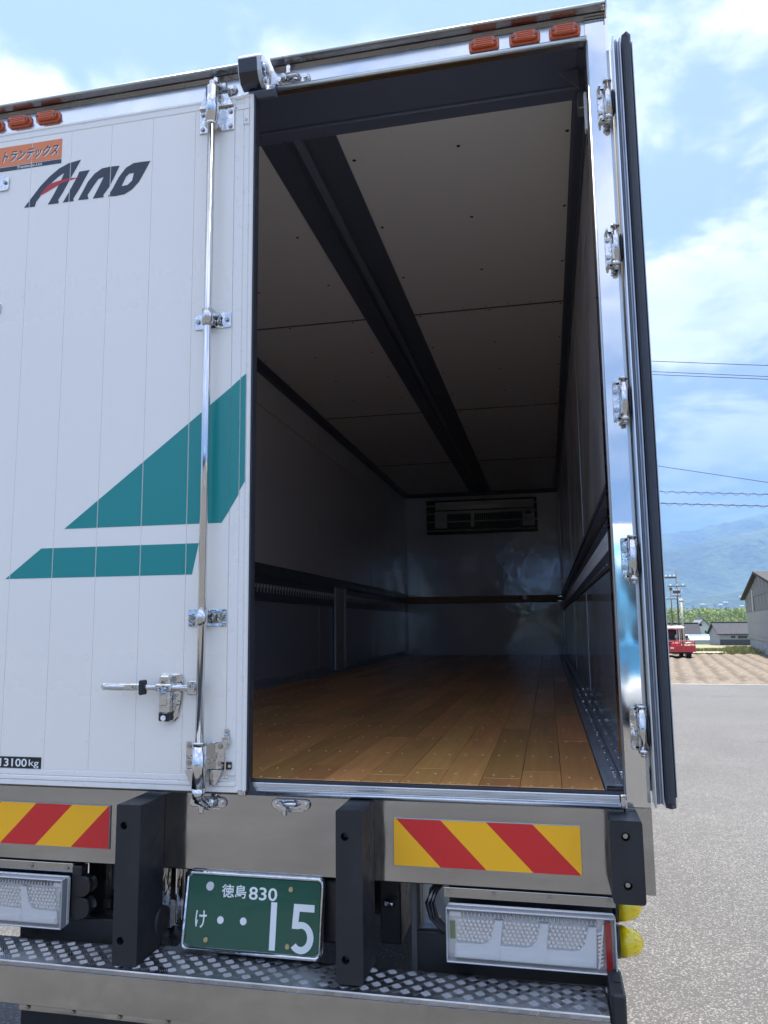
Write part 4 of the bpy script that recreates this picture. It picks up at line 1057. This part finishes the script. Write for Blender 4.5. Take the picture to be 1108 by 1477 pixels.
soil = ground_mat('dry_tilled_soil', [(None, None, (.142, .116, .088)), (.46, .66, (.10, .08, .06)), (.55, .72, (.20, .17, .135))], [0, 2.6, 5.0], bump=[(4.5, .12), (16, .035)])
FD = .135
t = soil.node_tree; b = t.nodes['Principled BSDF']; lk_ = b.inputs['Base Color'].links[0].from_socket
geo = N(t, 'ShaderNodeNewGeometry'); dt_ = N(t, 'ShaderNodeVectorMath', operation='DOT_PRODUCT'); L(t, geo.outputs['Position'], dt_.inputs[0]); dt_.inputs[1].default_value = (2 * math.pi / .66, -FD * 2 * math.pi / .66, 0)
nz_ = N(t, 'ShaderNodeTexNoise', Scale=.55, Detail=7, Roughness=.8); L(t, geo.outputs['Position'], nz_.inputs['Vector'])
ad_ = N(t, 'ShaderNodeMath', operation='MULTIPLY_ADD'); L(t, nz_.outputs[0], ad_.inputs[0]); ad_.inputs[1].default_value = 7.0; L(t, dt_.outputs['Value'], ad_.inputs[2])
si_ = N(t, 'ShaderNodeMath', operation='SINE'); L(t, ad_.outputs[0], si_.inputs[0])
mr_ = N(t, 'ShaderNodeMapRange'); mr_.inputs[1].default_value = -.4; mr_.inputs[2].default_value = .9; mr_.inputs[3].default_value = 1.0; mr_.inputs[4].default_value = .66; L(t, si_.outputs[0], mr_.inputs[0])
vm_ = N(t, 'ShaderNodeVectorMath', operation='SCALE'); L(t, lk_, vm_.inputs[0]); L(t, mr_.outputs[0], vm_.inputs['Scale']); L(t, vm_.outputs[0], b.inputs['Base Color'])   # darker crumb rows running with the furrows, for row contrast
def fz(x, y):
    edge_ = min(1, max(0, (y - 20.2) / 2)) * min(1, max(0, (53 - y) / 2))
    s = math.sin(2 * math.pi * (x - FD * y) / .66)
    lump = noise.noise(Vector((x * 1.4, y * .9, 3.0))) + .6 * noise.noise(Vector((x * 4.1, y * 3.0, 9.0)))
    return zt(y) + .02 + .10 * edge_ + edge_ * (.035 * s + .028 * lump)
grid('tilled_field', [2 + .115 * i for i in range(205)], [19.66 + .17 * j for j in range(198)], fz, soil, kind='structure')
grid('tilled_field', [-60 + 2.0 * i for i in range(32)], [19.66 + 1.5 * j for j in range(23)], lambda x, y: zt(y) + .02 + .03 * noise.noise(Vector((x, y, 0))), soil, kind='structure')
scrub = ground_mat('dry_grass_ground', [(None, None, (.125, .135, .055)), (.42, .62, (.24, .21, .14)), (.5, .7, (.085, .11, .035))], [0, .35, .06], bump=[(3, .1)])
plain = ground_mat('farm_plain', [(None, None, (.085, .115, .040)), (.45, .55, (.20, .18, .11)), (.5, .62, (.06, .09, .03))], [0, .02, .005])
xs = [-20000, -9000, -4000, -1500, -500, -200, -90, -60, -30, -10, 0, 5, 10, 15, 20, 25, 30, 40, 60, 90, 200, 500, 1500, 4000, 9000, 20000]
grid('ground', xs, [-20000, -6000, -2000, -500, -120, -71, 0, 19.5, 21, 23, 24.5, 26, 30, 40, 50, 56, 62, 68, 75, 90, 110, 130], lambda x, y: zt(y) - .03 - (.05 if y < 19.6 else 0), scrub, kind='structure')
grid('valley_floor', xs, [130, 145, 160, 200, 260, 330, 400, 700, 1000, 1500, 3000, 6000, 20000], lambda x, y: zt(y) - .03, plain, kind='structure')

# grass verge along the far side of the field, and weeds by the barn
gv = MB(); random.seed(11)
gm = mat('verge_grass', (.15, .19, .05), .7, obj_rand=0, var=(1.3, (.26, .24, .11), .4, .65))
def tuft(mb, x, y, z, h, n=5):
    for k in range(n):
        a = random.uniform(0, 6.28); w_ = random.uniform(.02, .05); l = h * random.uniform(.5, 1.1); bx = x + random.uniform(-.15, .15); by = y + random.uniform(-.15, .15)
        dx_, dy_ = math.cos(a) * w_, math.sin(a) * w_; tx, ty_ = random.uniform(-.4, .4) * l, random.uniform(-.4, .4) * l
        v = [mb.b.verts.new(p) for p in ((bx - dx_, by - dy_, z), (bx + dx_, by + dy_, z), (bx + tx, by + ty_, z + l))]; mb.b.faces.new(v)
for k in range(3400):
    x = random.uniform(2, 17); y = random.choice([random.gauss(53.6, .35), random.uniform(59, 62.5)])
    tuft(gv, x, y, zt(y), .13 if y < 56 else .22)
for k in range(900):
    t_ = random.random(); x = 15.4 - 1.9 * t_ + random.gauss(-.5, .5); y = 63 - 12 * t_
    tuft(gv, x, y, zt(y), random.uniform(.15, .5))
obj('verge_grass', gv, gm, kind='stuff')
obj('farm_track', MB().box(-60, 14.2, 54.4, 58.6, -1.9, -1.585), ground_mat('track_gravel', [(None, None, (.30, .27, .22)), (.4, .65, (.20, .175, .13))], [0, .8]), kind='structure')

# mountains
R1 = [(-6000, 420), (-2500, 700), (-600, 640), (300, 700), (760, 735), (960, 757), (1080, 775), (1207, 780), (1330, 800), (1427, 830), (1535, 846), (1600, 868), (1697, 889), (1793, 905), (2300, 980), (3200, 860), (5000, 700), (9000, 500)]
R2 = [(-6000, 300), (-500, 380), (600, 470), (878, 512), (1050, 545), (1230, 585), (1402, 622), (1700, 690), (2400, 560), (4000, 480), (9000, 300)]
R3 = [(-6000, 90), (0, 70), (520, 85), (620, 128), (760, 150), (900, 175), (1100, 150), (1500, 190), (4000, 120), (9000, 90)]
def ridge(y, yc, w_): 
    d = (y - yc) / w_; return 1 / (1 + d * d * (1 + .6 * abs(d))) if d < 0 else 1 / (1 + d * d)
def mz(x, y):
    n = noise.fractal(Vector((x / 520., y / 640., 1.3)), 1.0, 2.1, 5)
    n2_ = abs(noise.noise(Vector((x / 330., y / 900., 7.0))))
    k = 1 + .10 * n - .16 * n2_
    kr = 1 + .012 * noise.noise(Vector((x / 60., 4.0, 0)))
    a = interp(x, R1) * (kr if abs(y - 7000) < 60 else k) * ridge(y, 7000, 620)
    b_ = interp(x, R2) * (1 if abs(y - 5500) < 60 else k) * ridge(y, 5500, 520)
    c = interp(x * 1.0, R3) * k * ridge(y, 4050, 260)
    return max(a, b_, c) - 22
mtn = ground_mat('forested_slope', [(None, None, (.028, .046, .020)), (.42, .6, (.055, .080, .030)), (.55, .65, (.018, .030, .014))], [0, .004, .012], bump=[(.02, 18)])
grid('mountain_range', [-6000 + 150 * i for i in range(43)] + [480 + 24 * i for i in range(70)] + [2200 + 150 * i for i in range(45)], [3500 + 50 * j for j in range(95)], mz, mtn, kind='structure')

# ================================================================ background buildings
CLAD = mat('weathered_corrugated_sheet', (.20, .20, .19), .8, 0, spec=.2, var=(1.4, (.08, .08, .078), .38, .62, (6, 6, .25)), rvar=(2, .5, .8))
CLAD2 = mat('paler_corrugated_sheet', (.27, .275, .26), .7, .1, var=(1.4, (.19, .19, .18), .35, .7, (6, 6, .25)))
CONC = mat('barn_concrete', (.33, .33, .32), .85, var=(2, (.24, .24, .235), .4, .7))
barn = empty('barn', (15.6, 62, -1.62), label='tall weathered grey corrugated barn with concrete footing at the right of the field', cat='barn')
C0 = Vector((15.6, 62, 0)); dv = Vector((14.0 - 15.6, 51.1 - 62, 0)).normalized(); nv = Vector((dv.y * -1, dv.x, 0)) * 1.0
if nv.x < 0: nv = -nv
def bpt(s, z, d=0.0):
    p = C0 + dv * s + nv * d; return (p.x, p.y, z)
HWD, EZ, AZ = 11.0, 2.11, 3.42
def zroof(s): return EZ + (AZ - EZ) * (1 - abs(s - HWD) / HWD)
def wallpiece(name, s0, s1, z0, z1, m, d0=-.06, cut=False):
    """upright wall piece along the gable"""
    mb = MB(); n = 10
    tp = [(s0 + (s1 - s0) * k / n) for k in range(n + 1)]
    t = bmesh.new()
    for d in (d0, d0 + .06):
        pass
    ring = [(s0, z0), (s1, z0)] + [(s_, min(z1, zroof(s_) - .02)) for s_ in reversed(tp)]
    A = [t.verts.new(bpt(a, b_, d0)) for a, b_ in ring]; B = [t.verts.new(bpt(a, b_, d0 + .06)) for a, b_ in ring]
    for tri in tessellate_polygon([[Vector((a, b_, 0)) for a, b_ in ring]]): t.faces.new([A[i] for i in tri]); t.faces.new([B[i] for i in reversed(tri)])
    for i in range(len(ring)): t.faces.new([A[i], A[(i + 1) % len(ring)], B[(i + 1) % len(ring)], B[i]])
    bmesh.ops.recalc_face_normals(t, faces=t.faces[:]); mb.b = t
    return obj(name, mb, m, barn)
core = MB()
for (s_, d) in ((0, 0),):
    ring = [(0, -1.9), (22, -1.9), (22, EZ - .03), (11, AZ - .03), (0, EZ - .03)]
    t = bmesh.new(); A = [t.verts.new(bpt(a, b_, 0)) for a, b_ in ring]; B = [t.verts.new(bpt(a, b_, 14)) for a, b_ in ring]
    t.faces.new(A); t.faces.new(B[::-1])
    for i in range(5): t.faces.new([A[i], A[(i + 1) % 5], B[(i + 1) % 5], B[i]])
    bmesh.ops.recalc_face_normals(t, faces=t.faces[:]); core.b = t
obj('wall_core', core, CLAD, barn)
for i in range(8):
    wallpiece('footing_panel', 2.75 * i + .01, 2.75 * (i + 1) - .01, -1.9, -.72, CONC, -.02)
for (za, zb, m_, off) in ((-.71, -.45, CLAD2, -.10), (-.45, .42, CLAD2, -.12), (.42, 1.165, CLAD2, -.14), (1.165, 2.11, CLAD, -.17), (2.11, 3.42, CLAD, -.20)):
    for i in range(11):
        a, b2_ = 2.0 * i + .01, 2.0 * (i + 1) - .01
        if zb > 2.2 and (zroof(a) < 2.2 and zroof(b2_) < 2.2): continue
        wallpiece('cladding_sheet', a, b2_, za, zb + .03, m_, off)
wallpiece('pale_strip', 6.6, 7.1, 1.17, 2.6, mat('pale_batten', (.42, .42, .40), .7), -.26)
rf = MB()
for s0, s1 in ((-.5, 11), (11, 22.5)):
    t = bmesh.new(); vv = []
    for d in (-.45, 14.3):
        for s_ in (s0, s1): vv.append(t.verts.new(bpt(s_, zroof(s_) + .03, d))); 
    for d in (-.45, 14.3):
        for s_ in (s0, s1): vv.append(t.verts.new(bpt(s_, zroof(s_) + .17, d)))
    for q in ((0, 1, 3, 2), (4, 6, 7, 5), (0, 4, 5, 1), (2, 3, 7, 6), (0, 2, 6, 4), (1, 5, 7, 3)): t.faces.new([vv[i] for i in q])
    bmesh.ops.recalc_face_normals(t, faces=t.faces[:]); rf._add(t)
obj('roof', rf, mat('dark_barn_roof', (.06, .06, .062), .95, spec=.1), barn)

ROOFD = mat('dark_tile_roof', (.045, .047, .056), .95, spec=.1, var=(3, (.065, .065, .07), .4, .7, (1, 1, 5)))
def house(label, x0, x1, y0, y1, zb, ze, zr, wallm, roofm, axis='x', wins=(), grp=None, band=None):
    h_ = empty('house', ((x0 + x1) / 2, (y0 + y1) / 2, zb), label=label, cat='house', group=grp)
    w_ = MB(); xm, ym = (x0 + x1) / 2, (y0 + y1) / 2
    if axis == 'x': w_.prism([(y0, zb), (y1, zb), (y1, ze), (ym, zr - .1), (y0, ze)], 0, x0, x1)
    else: w_.prism([(x0, zb), (x1, zb), (x1, ze), (xm, zr - .1), (x0, ze)], 1, y0, y1)
    obj('wall', w_, wallm, h_)
    r_ = MB(); o_ = .35
    if axis == 'x':
        k = (zr - ze) / (ym - y0)
        r_.prism([(y0 - o_, ze - k * o_ + .02), (ym, zr), (y1 + o_, ze - k * o_ + .02), (y1 + o_, ze - k * o_ + .16), (ym, zr + .16), (y0 - o_, ze - k * o_ + .16)], 0, x0 - o_, x1 + o_)
    else:
        k = (zr - ze) / (xm - x0)
        r_.prism([(x0 - o_, ze - k * o_ + .02), (xm, zr), (x1 + o_, ze - k * o_ + .02), (x1 + o_, ze - k * o_ + .16), (xm, zr + .16), (x0 - o_, ze - k * o_ + .16)], 1, y0 - o_, y1 + o_)
    ro = obj('roof', r_, roofm, h_)
    if axis == 'x': obj('ridge', MB().box(x0 - o_, x1 + o_, ym - .15, ym + .15, zr + .12, zr + .30, .04), roofm, ro)
    else: obj('ridge', MB().box(xm - .15, xm + .15, y0 - o_, y1 + o_, zr + .12, zr + .30, .04), roofm, ro)
    for (a, b_, c, d) in wins:
        f_ = obj('window', MB().box(a - .06, b_ + .06, y0 - .05, y0 - .005, c - .06, d + .06), mat('window_frame_grey', (.35, .35, .35), .5), h_)
        obj('pane', MB().box(a, b_, y0 - .06, y0 - .051, c, d), mat('dark_window_glass', (.02, .025, .03), .08), f_)
    if band: obj('lower_slats', MB().box(x0 + .05, x1 - .05, y0 - .06, y0 - .005, zb, band), mat('dark_slats', (.045, .048, .055), .6), h_)
    return h_
PLAST = mat('grey_plaster', (.26, .265, .28), .8); WPL = mat('white_plaster', (.62, .63, .60), .8); 
house('low dark tiled storehouse with grey walls between the white houses and the barn', 26.6, 37, 130, 138, -3.2, -1.35, .22, PLAST, ROOFD, 'x', ((28.2, 28.9, -2.0, -1.6), (29.2, 30.6, -2.05, -1.6)), band=-2.2)
house('white gabled house with a small dark attic window behind the red farm vehicle', 28.0, 31.5, 160, 168, -3.6, -.9, 1.0, WPL, mat('grey_roof', (.15, .155, .165), .6), 'y', ((28.9, 29.4, -.2, .2), (29.9, 30.15, -1.55, -1.15)))
house('dark roofed house just right of the red farm vehicle canopy', 22.5, 27.6, 152, 158, -3.5, -2.2, .15, mat('cream_plaster', (.42, .41, .38), .8), ROOFD, 'x')
house('long pale roofed house behind the white gabled house', 33, 38.5, 190, 196, -4.0, -1.6, -.6, mat('blue_grey_wall', (.25, .29, .33), .8), mat('pale_metal_roof', (.55, .56, .55), .45, .3), 'x', ((34.5, 35.3, -3, -2.3),))
sh = house('low shed with a pale blue roof in front of the white gabled house', 24.6, 30.0, 142, 147, -3.45, -2.55, -1.95, WPL, mat('pale_blue_roof', (.30, .42, .55), .5, .2), 'x')
sh = house('small brick red walled hut beside the blue roofed shed', 27.6, 30.0, 136, 139, -3.3, -2.75, -2.45, mat('brick_red_wall', (.32, .12, .075), .8), mat('pale_metal_roof'), 'x')
# big white building far beyond the grove and scattered far houses at the foot of the mountain
house('long white roofed hall beyond the green grove, left of the barn', 158, 178, 760, 772, -5, 5.0, 8.5, mat('white_hall_wall', (.6, .6, .58), .7), mat('white_hall_roof', (.72, .73, .74), .5), 'x')
random.seed(21)
fh = None
for k in range(9):
    X_ = random.uniform(640, 900); Y_ = random.uniform(3790, 3940); s_ = random.uniform(10, 24); hz0 = mz(X_, Y_) + 4
    h_ = empty('house', (X_, Y_, hz0 - 12), label='tiny pale house in the distant town at the mountain foot', cat='house', group='distant houses at the mountain foot')
    obj('wall', MB().box(X_, X_ + s_, Y_, Y_ + 9, hz0 - 12, 8 + hz0), mat('far_wall', (.28, .29, .29), .8), h_)
    obj('roof', MB().prism([(Y_ - 1, 8 + hz0), (Y_ + 4.5, 12 + hz0), (Y_ + 10, 8 + hz0)], 0, X_ - 1, X_ + s_ + 1), random.choice([ROOFD, MATS['grey_roof'], MATS['grey_roof']]), h_)

# green grove beyond the houses, read as one mass
random.seed(5)
vs_, fs_ = [], []
def leaf(cx, cy2, cz, s_):
    a = random.uniform(0, 6.28); b_ = random.uniform(-.9, .9); u_ = Vector((math.cos(a), math.sin(a), b_ * .5)).normalized() * s_; v_ = Vector((-math.sin(a) * .4, math.cos(a) * .4, 1)).normalized() * s_ * random.uniform(.6, 1.2)
    c = Vector((cx, cy2, cz)); k = len(vs_); vs_.extend([c - u_ - v_ * .4, c + u_ * .8 - v_ * .6, c + u_ + v_ * .5, c - u_ * .5 + v_]); fs_.append((k, k + 1, k + 2, k + 3))
for k in range(520):
    x = random.uniform(20, 150); y = random.uniform(392, 440); H = random.uniform(9.6, 11.6); w_ = random.uniform(1.0, 1.8)
    for j in range(80):
        h_ = random.random() ** .8; rr = w_ * (1 - h_ ** 2 * .7) * math.sqrt(random.random()); a = random.uniform(0, 6.28)
        leaf(x + rr * math.cos(a), y + rr * math.sin(a), -4.6 + .5 + h_ * H, random.uniform(.25, .55))
me = bpy.data.meshes.new('grove'); me.from_pydata(vs_, [], fs_)
gvo = obj('bamboo_grove', me, mat('grove_leaves', (.25, .33, .09), .6, var=(.5, (.40, .43, .19), .45, .6)), kind='stuff')
# unseen hedge mass added behind the camera for the stainless steel to mirror
vs_, fs_ = [], []
for k in range(260):
    x = random.uniform(-60, 60); y = random.uniform(-75, -66); H = random.uniform(3, 6); w_ = random.uniform(1.2, 2.5)
    for j in range(60):
        h_ = random.random(); rr = w_ * (1 - h_ ** 2 * .7) * math.sqrt(random.random()); a = random.uniform(0, 6.28)
        leaf(x + rr * math.cos(a), y + rr * math.sin(a), GZ + h_ * H, random.uniform(.25, .5))
me = bpy.data.meshes.new('hedge'); me.from_pydata(vs_, [], fs_)
obj('added_hedge_row', me, mat('hedge_leaves', (.045, .07, .025), .6), kind='stuff')

# truck parked behind the camera, mirrored in the stainless steel
BLU = mat('sky_blue_cab_paint', (.10, .36, .62), .25, coat=.6)
pt = empty('parked_truck', (3.2, -12, GZ), label='light blue truck parked across the yard, facing the open box truck', cat='truck')
obj('cab', MB().prism([(-12, .35 + GZ), (-10.2, .35 + GZ), (-10.1, 1.3 + GZ), (-10.35, 2.5 + GZ), (-10.8, 2.8 + GZ), (-12, 2.8 + GZ)], 0, 2.1, 4.3, .03), BLU, pt)
obj('windscreen', MB().prism([(-10.095, 1.42 + GZ), (-10.08, 1.42 + GZ), (-10.31, 2.42 + GZ), (-10.325, 2.42 + GZ)], 0, 2.22, 4.18), mat('windscreen_glass', (.02, .03, .035), .05), pt)
obj('bumper', MB().box(2.1, 4.3, -10.2, -10.02, .35 + GZ, .75 + GZ, .03), WHITEP, pt)
g2 = MB().box(2.5, 3.9, -10.15, -10.06, .82 + GZ, 1.3 + GZ, .02); gg = obj('grille', g2, LEDH, pt)
for k in range(4): obj('slat', MB().box(2.55, 3.85, -10.055, -10.04, .87 + .1 * k + GZ, .92 + .1 * k + GZ, .005), BLACKP, gg)
for x in (2.25, 4.0): obj('headlight', MB().box(x - .08, x + .22, -10.01, -9.99, .45 + GZ, .65 + GZ, .01), LEDC, pt)
obj('cargo_box', MB().box(2.05, 4.35, -18, -12.1, .9 + GZ, 3.3 + GZ, .02), WHITE, pt)
for x in (2.2, 4.1):
    for y in (-11.2, -16): obj('wheel', MB().cyl((x - .12, y, .42 + GZ), (x + .12, y, .42 + GZ), .42, n=28), TIRE, pt)

# ---- utility poles and overhead lines
PC = mat('pole_concrete', (.42, .41, .38), .8); PW = mat('dark_pole', (.09, .085, .08), .8)
def upole(x, y, zb, ztop, r_, m_, arms, label, bolts=0):
    p = empty('utility_pole', (x, y, zb), label=label, cat='utility pole', group='utility poles beyond the field')
    po = obj('pole', MB().cyl((x, y, zb), (x, y, ztop), r_, r_ * .7, n=10), m_, p)
    for (z_, xa, xb, th) in arms:
        a = obj('crossarm', MB().box(x + xa, x + xb, y - .06 - r_, y + .0 - r_, z_ - th / 2, z_ + th / 2), PW, p)
        ins = MB()
        n_ = 3
        for k in range(n_):
            xx = x + xa + (xb - xa) * (k + .5) / n_; ins.cyl((xx, y - .03 - r_, z_ + th / 2), (xx, y - .03 - r_, z_ + th / 2 + .16), .045, n=6)
        obj('insulator', ins, WHITEP, a)
    if bolts:
        st_ = MB()
        for k in range(bolts): st_.cyl((x - .3 * (k % 2 * 2 - 1) * .9, y - .02, zb + 2 + k * .4), (x, y - .02, zb + 2 + k * .4), .03, n=5)
        obj('step_bolt', st_, STEEL2, p)
    return p
upole(11.85, 70, -1.9, 4.95, .08, PW, ((4.30, -1.0, .0, .13), (3.55, -.75, .75, .07), (3.05, -.35, .25, .25), (2.72, -.4, .3, .07)), 'dark utility pole with crossarms and a transformer arm above the red farm vehicle', 8)
upole(12.45, 72, -1.95, 2.60, .10, PC, ((2.3, -.2, .2, .06),), 'pale concrete utility pole close beside the darker pole', 9)
upole(19.2, 125, -3.0, 6.4, .10, PW, ((4.0, -1.0, 1.0, .12), (5.5, -.2, .2, .5)), 'farther thin utility pole left of the twin poles')
WM = mat('cable_black', (.02, .02, .022), .6)
def wire(x0, z0, x1, z1, y, r_, label, sag=.35, spiral=False, grp='overhead cables across the sky'):
    pts = []; n = 60; xa, xb = -25, 45
    def zl(x): return z0 + (z1 - z0) * (x - x0) / (x1 - x0)
    for k in range(n + 1):
        x = xa + (xb - xa) * k / n; pts.append((x, y, zl(x)))
    mb = MB().tube(pts, r_, 6)
    o = obj('power_line', mb, WM, None); props(o, label=label, cat='cable', group=grp)
    if spiral:
        sp_ = []; m_ = 900
        for k in range(m_):
            x = x0 - 3 + k * .012; a = k * .012 * 2 * math.pi / .42; sp_.append((x, y + .055 * math.cos(a), zl(x) - .02 + .055 * math.sin(a)))
        obj('spiral_wrap', MB().tube(sp_, .008, 4), WM, o)
wire(5.5, 10.86, 9.72, 10.33, 30, .014, 'topmost thin black cable crossing the open sky')
wire(5.48, 10.43, 9.69, 9.89, 30, .013, 'upper cable of the close pair just below the topmost one')
wire(5.47, 10.31, 9.68, 9.78, 30, .013, 'lower cable of the close pair just below the topmost one')
wire(5.42, 6.59, 9.39, 5.73, 30, .012, 'slanting single cable in the gap between the upper and lower groups')
wire(5.44, 5.56, 9.35, 5.27, 30, .012, 'cable with a spiral wrap above the mountain ridge', spiral=True)
wire(5.5, 5.09, 9.32, 4.82, 30, .016, 'lowest heavy cable grazing the mountain ridge', spiral=True)

# ================================================================ red farm vehicle with white canopy
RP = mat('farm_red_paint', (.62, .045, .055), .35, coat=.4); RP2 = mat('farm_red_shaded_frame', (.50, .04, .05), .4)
TX, TY = 7.98, 46.0; TZ = -1.575
tv = empty('farm_vehicle', (TX, TY, TZ), label='red farm vehicle with a white canopy standing on the tilled field', cat='farm vehicle')
b_ = MB().box(7.30, 8.95, 45.2, 45.26, -1.14, -.82, .01); b_.box(7.30, 7.36, 45.26, 46.8, -1.14, -.82, .01); b_.box(8.89, 8.95, 45.26, 46.8, -1.14, -.82, .01); b_.box(7.30, 8.95, 45.2, 46.8, -1.17, -1.12, .01)
bed = obj('load_bed', b_, RP, tv)
b_ = MB()
for z_ in (-.58, -.70): b_.box(7.30, 8.92, 45.19, 45.24, z_ - .025, z_ + .025, .006)
for x in (7.32, 7.85, 8.30, 8.90): b_.box(x - .02, x + .02, 45.19, 45.23, -.82, -.56)
b_.box(8.87, 8.92, 45.24, 46.8, -.605, -.555); b_.box(7.30, 7.35, 45.24, 46.8, -.605, -.555)
obj('bed_rail', b_, RP, bed)
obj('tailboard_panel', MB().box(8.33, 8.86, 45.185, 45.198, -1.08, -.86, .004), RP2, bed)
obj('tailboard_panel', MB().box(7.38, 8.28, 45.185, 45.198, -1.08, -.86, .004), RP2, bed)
obj('number_mark', MB().box(7.60, 7.80, 45.176, 45.184, -.98, -.90), WHITEP, bed)
obj('under_frame', MB().box(7.45, 8.80, 45.3, 48.8, -1.25, -1.17, .01), BLACK, tv)
b_ = MB(); 
for x in (7.42, 8.62): b_.cyl((x - .13, 45.75, TZ + .30), (x + .13, 45.75, TZ + .30), .31, n=20)
for k in range(20):
    a = k * 2 * math.pi / 20
    for x in (7.42, 8.62):
        m_ = Matrix.Translation((x, 45.75 + .31 * math.cos(a), TZ + .30 + .31 * math.sin(a))) @ Matrix.Rotation(-a, 4, 'X').inverted()
        b_.box(-.12, .12, -.02, .03, -.02, .02, mtx=m_)
for s_ in (0, 1):
    x = (7.42, 8.62)[s_]
    b_ = MB().cyl((x - .13, 45.75, TZ + .31), (x + .13, 45.75, TZ + .31), .29, n=20)
    for k in range(18):
        a = k * 2 * math.pi / 18
        m_ = Matrix.Translation((x, 45.75 + .30 * math.cos(a), TZ + .31 + .30 * math.sin(a))) @ Matrix.Rotation(a, 4, 'X')
        b_.box(-.12, .12, -.03, .03, -.022, .022, mtx=m_)
    w1 = obj('wheel', b_, TIRE, tv); obj('rim', MB().cyl((x - .135, 45.75, TZ + .31), (x + .135, 45.75, TZ + .31), .15, n=14), WHITEP, w1)
    obj('wheel', MB().cyl((x - .1, 48.3, TZ + .27), (x + .1, 48.3, TZ + .27), .27, n=18), TIRE, tv)
obj('bonnet', MB().box(7.6, 8.4, 47.6, 49.0, -1.17, -.55, .06), RP, tv)
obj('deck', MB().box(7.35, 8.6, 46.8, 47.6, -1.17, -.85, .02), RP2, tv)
cn = MB().box(7.36, 8.60, 46.4, 48.2, .10, .22, .05, seg=2); cn.box(7.42, 8.54, 46.5, 48.1, .20, .27, .03)
obj('canopy', cn, mat('canopy_white', (.78, .78, .74), .5), tv)
for x in (7.45, 8.48):
    for y in (46.55, 48.05): obj('canopy_post', MB().cyl((x, y, -.85), (x, y, .12), .035, n=8), BLACKP, tv)
obj('rear_screen', MB().box(7.62, 7.66, 46.55, 46.58, -.75, .1), WHITEP, tv); obj('rear_screen', MB().box(8.30, 8.34, 46.55, 46.58, -.75, .1), WHITEP, tv)
obj('seat', MB().box(7.82, 8.20, 47.0, 47.4, -.85, -.45, .05), BLACKP, tv)
wk = MB().box(8.66, 8.80, 46.6, 46.75, -.42, -.22, .03); wk.cyl((8.73, 46.7, -.85), (8.73, 46.7, -.40), .02, n=6); obj('work_lamp', wk, BLACKP, tv)
wk = MB().sph((8.69, 46.58, -.27), .05, .04, .05, 8, 6); wk.sph((8.80, 46.58, -.27), .05, .04, .05, 8, 6); obj('lamp_glass', wk, WHITEP, tv)
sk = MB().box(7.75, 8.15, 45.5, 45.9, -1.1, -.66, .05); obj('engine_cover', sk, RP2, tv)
crt = MB()
crt.tube([(8.40, 45.5, -.84), (8.46, 45.5, -.70), (8.62, 45.5, -.66), (8.78, 45.5, -.72), (8.82, 45.5, -.84)], .03, 8)
o_ = obj('coiled_hose', crt, WHITEP, tv)

# driver, seated with back to us
drv = bpy.data.meshes.new('driver')
J = [(0, 0, 0, .15), (0, -.03, .22, .16), (0, -.02, .42, .17), (0, 0, .52, .06), (0, .02, .60, .055), (0, .03, .70, .095), (0, .03, .78, .085),
     (-.20, 0, .44, .07), (-.26, .12, .22, .055), (-.16, .34, .16, .045), (-.12, .42, .17, .04),
     (.20, 0, .44, .07), (.26, .12, .22, .055), (.16, .34, .16, .045), (.12, .42, .17, .04),
     (-.10, .05, -.02, .10), (-.13, .42, .0, .075), (-.13, .46, -.40, .05), (-.13, .60, -.44, .045),
     (.10, .05, -.02, .10), (.13, .42, .0, .075), (.13, .46, -.40, .05), (.13, .60, -.44, .045)]
E_ = [(0, 1), (1, 2), (2, 3), (3, 4), (4, 5), (5, 6), (2, 7), (7, 8), (8, 9), (9, 10), (2, 11), (11, 12), (12, 13), (13, 14), (0, 15), (15, 16), (16, 17), (17, 18), (0, 19), (19, 20), (20, 21), (21, 22)]
drv.from_pydata([(a * .95, b2_ * .95, c * .95) for a, b2_, c, d in J], E_, [])
do = bpy.data.objects.new('person', drv); COL.objects.link(do); do.location = (8.0, 47.18, -.40)
sm_ = do.modifiers.new('skin', 'SKIN'); drv.skin_vertices[0].data[0].use_root = True
for v, j in zip(drv.skin_vertices[0].data, J): v.radius = (j[3], j[3] * .85)
ss = do.modifiers.new('sub', 'SUBSURF'); ss.levels = 1; ss.render_levels = 1
drv.materials.append(mat('dark_work_clothes', (.02, .023, .03), .8))
props(do, label='person in dark work clothes seated under the white canopy, back turned', cat='person')
hat = obj('cap', MB().sph((8.0, 47.21, .335), .10, .11, .07, 12, 8), mat('dark_cap', (.015, .016, .02), .8), do)

# ================================================================ air
hzm = bpy.data.materials.new('thin_haze'); hzm.use_nodes = True; t = hzm.node_tree; t.nodes.clear()
o_ = N(t, 'ShaderNodeOutputMaterial'); pv = N(t, 'ShaderNodeVolumePrincipled'); pv.inputs['Color'].default_value = (.24, .45, .86, 1)
pv.inputs['Density'].default_value = HAZE; pv.inputs['Anisotropy'].default_value = .0; L(t, pv.outputs[0], o_.inputs['Volume'])
obj('haze', MB().box(-9500, 9500, -9500, 9500, -40, 1150), hzm, kind='stuff')
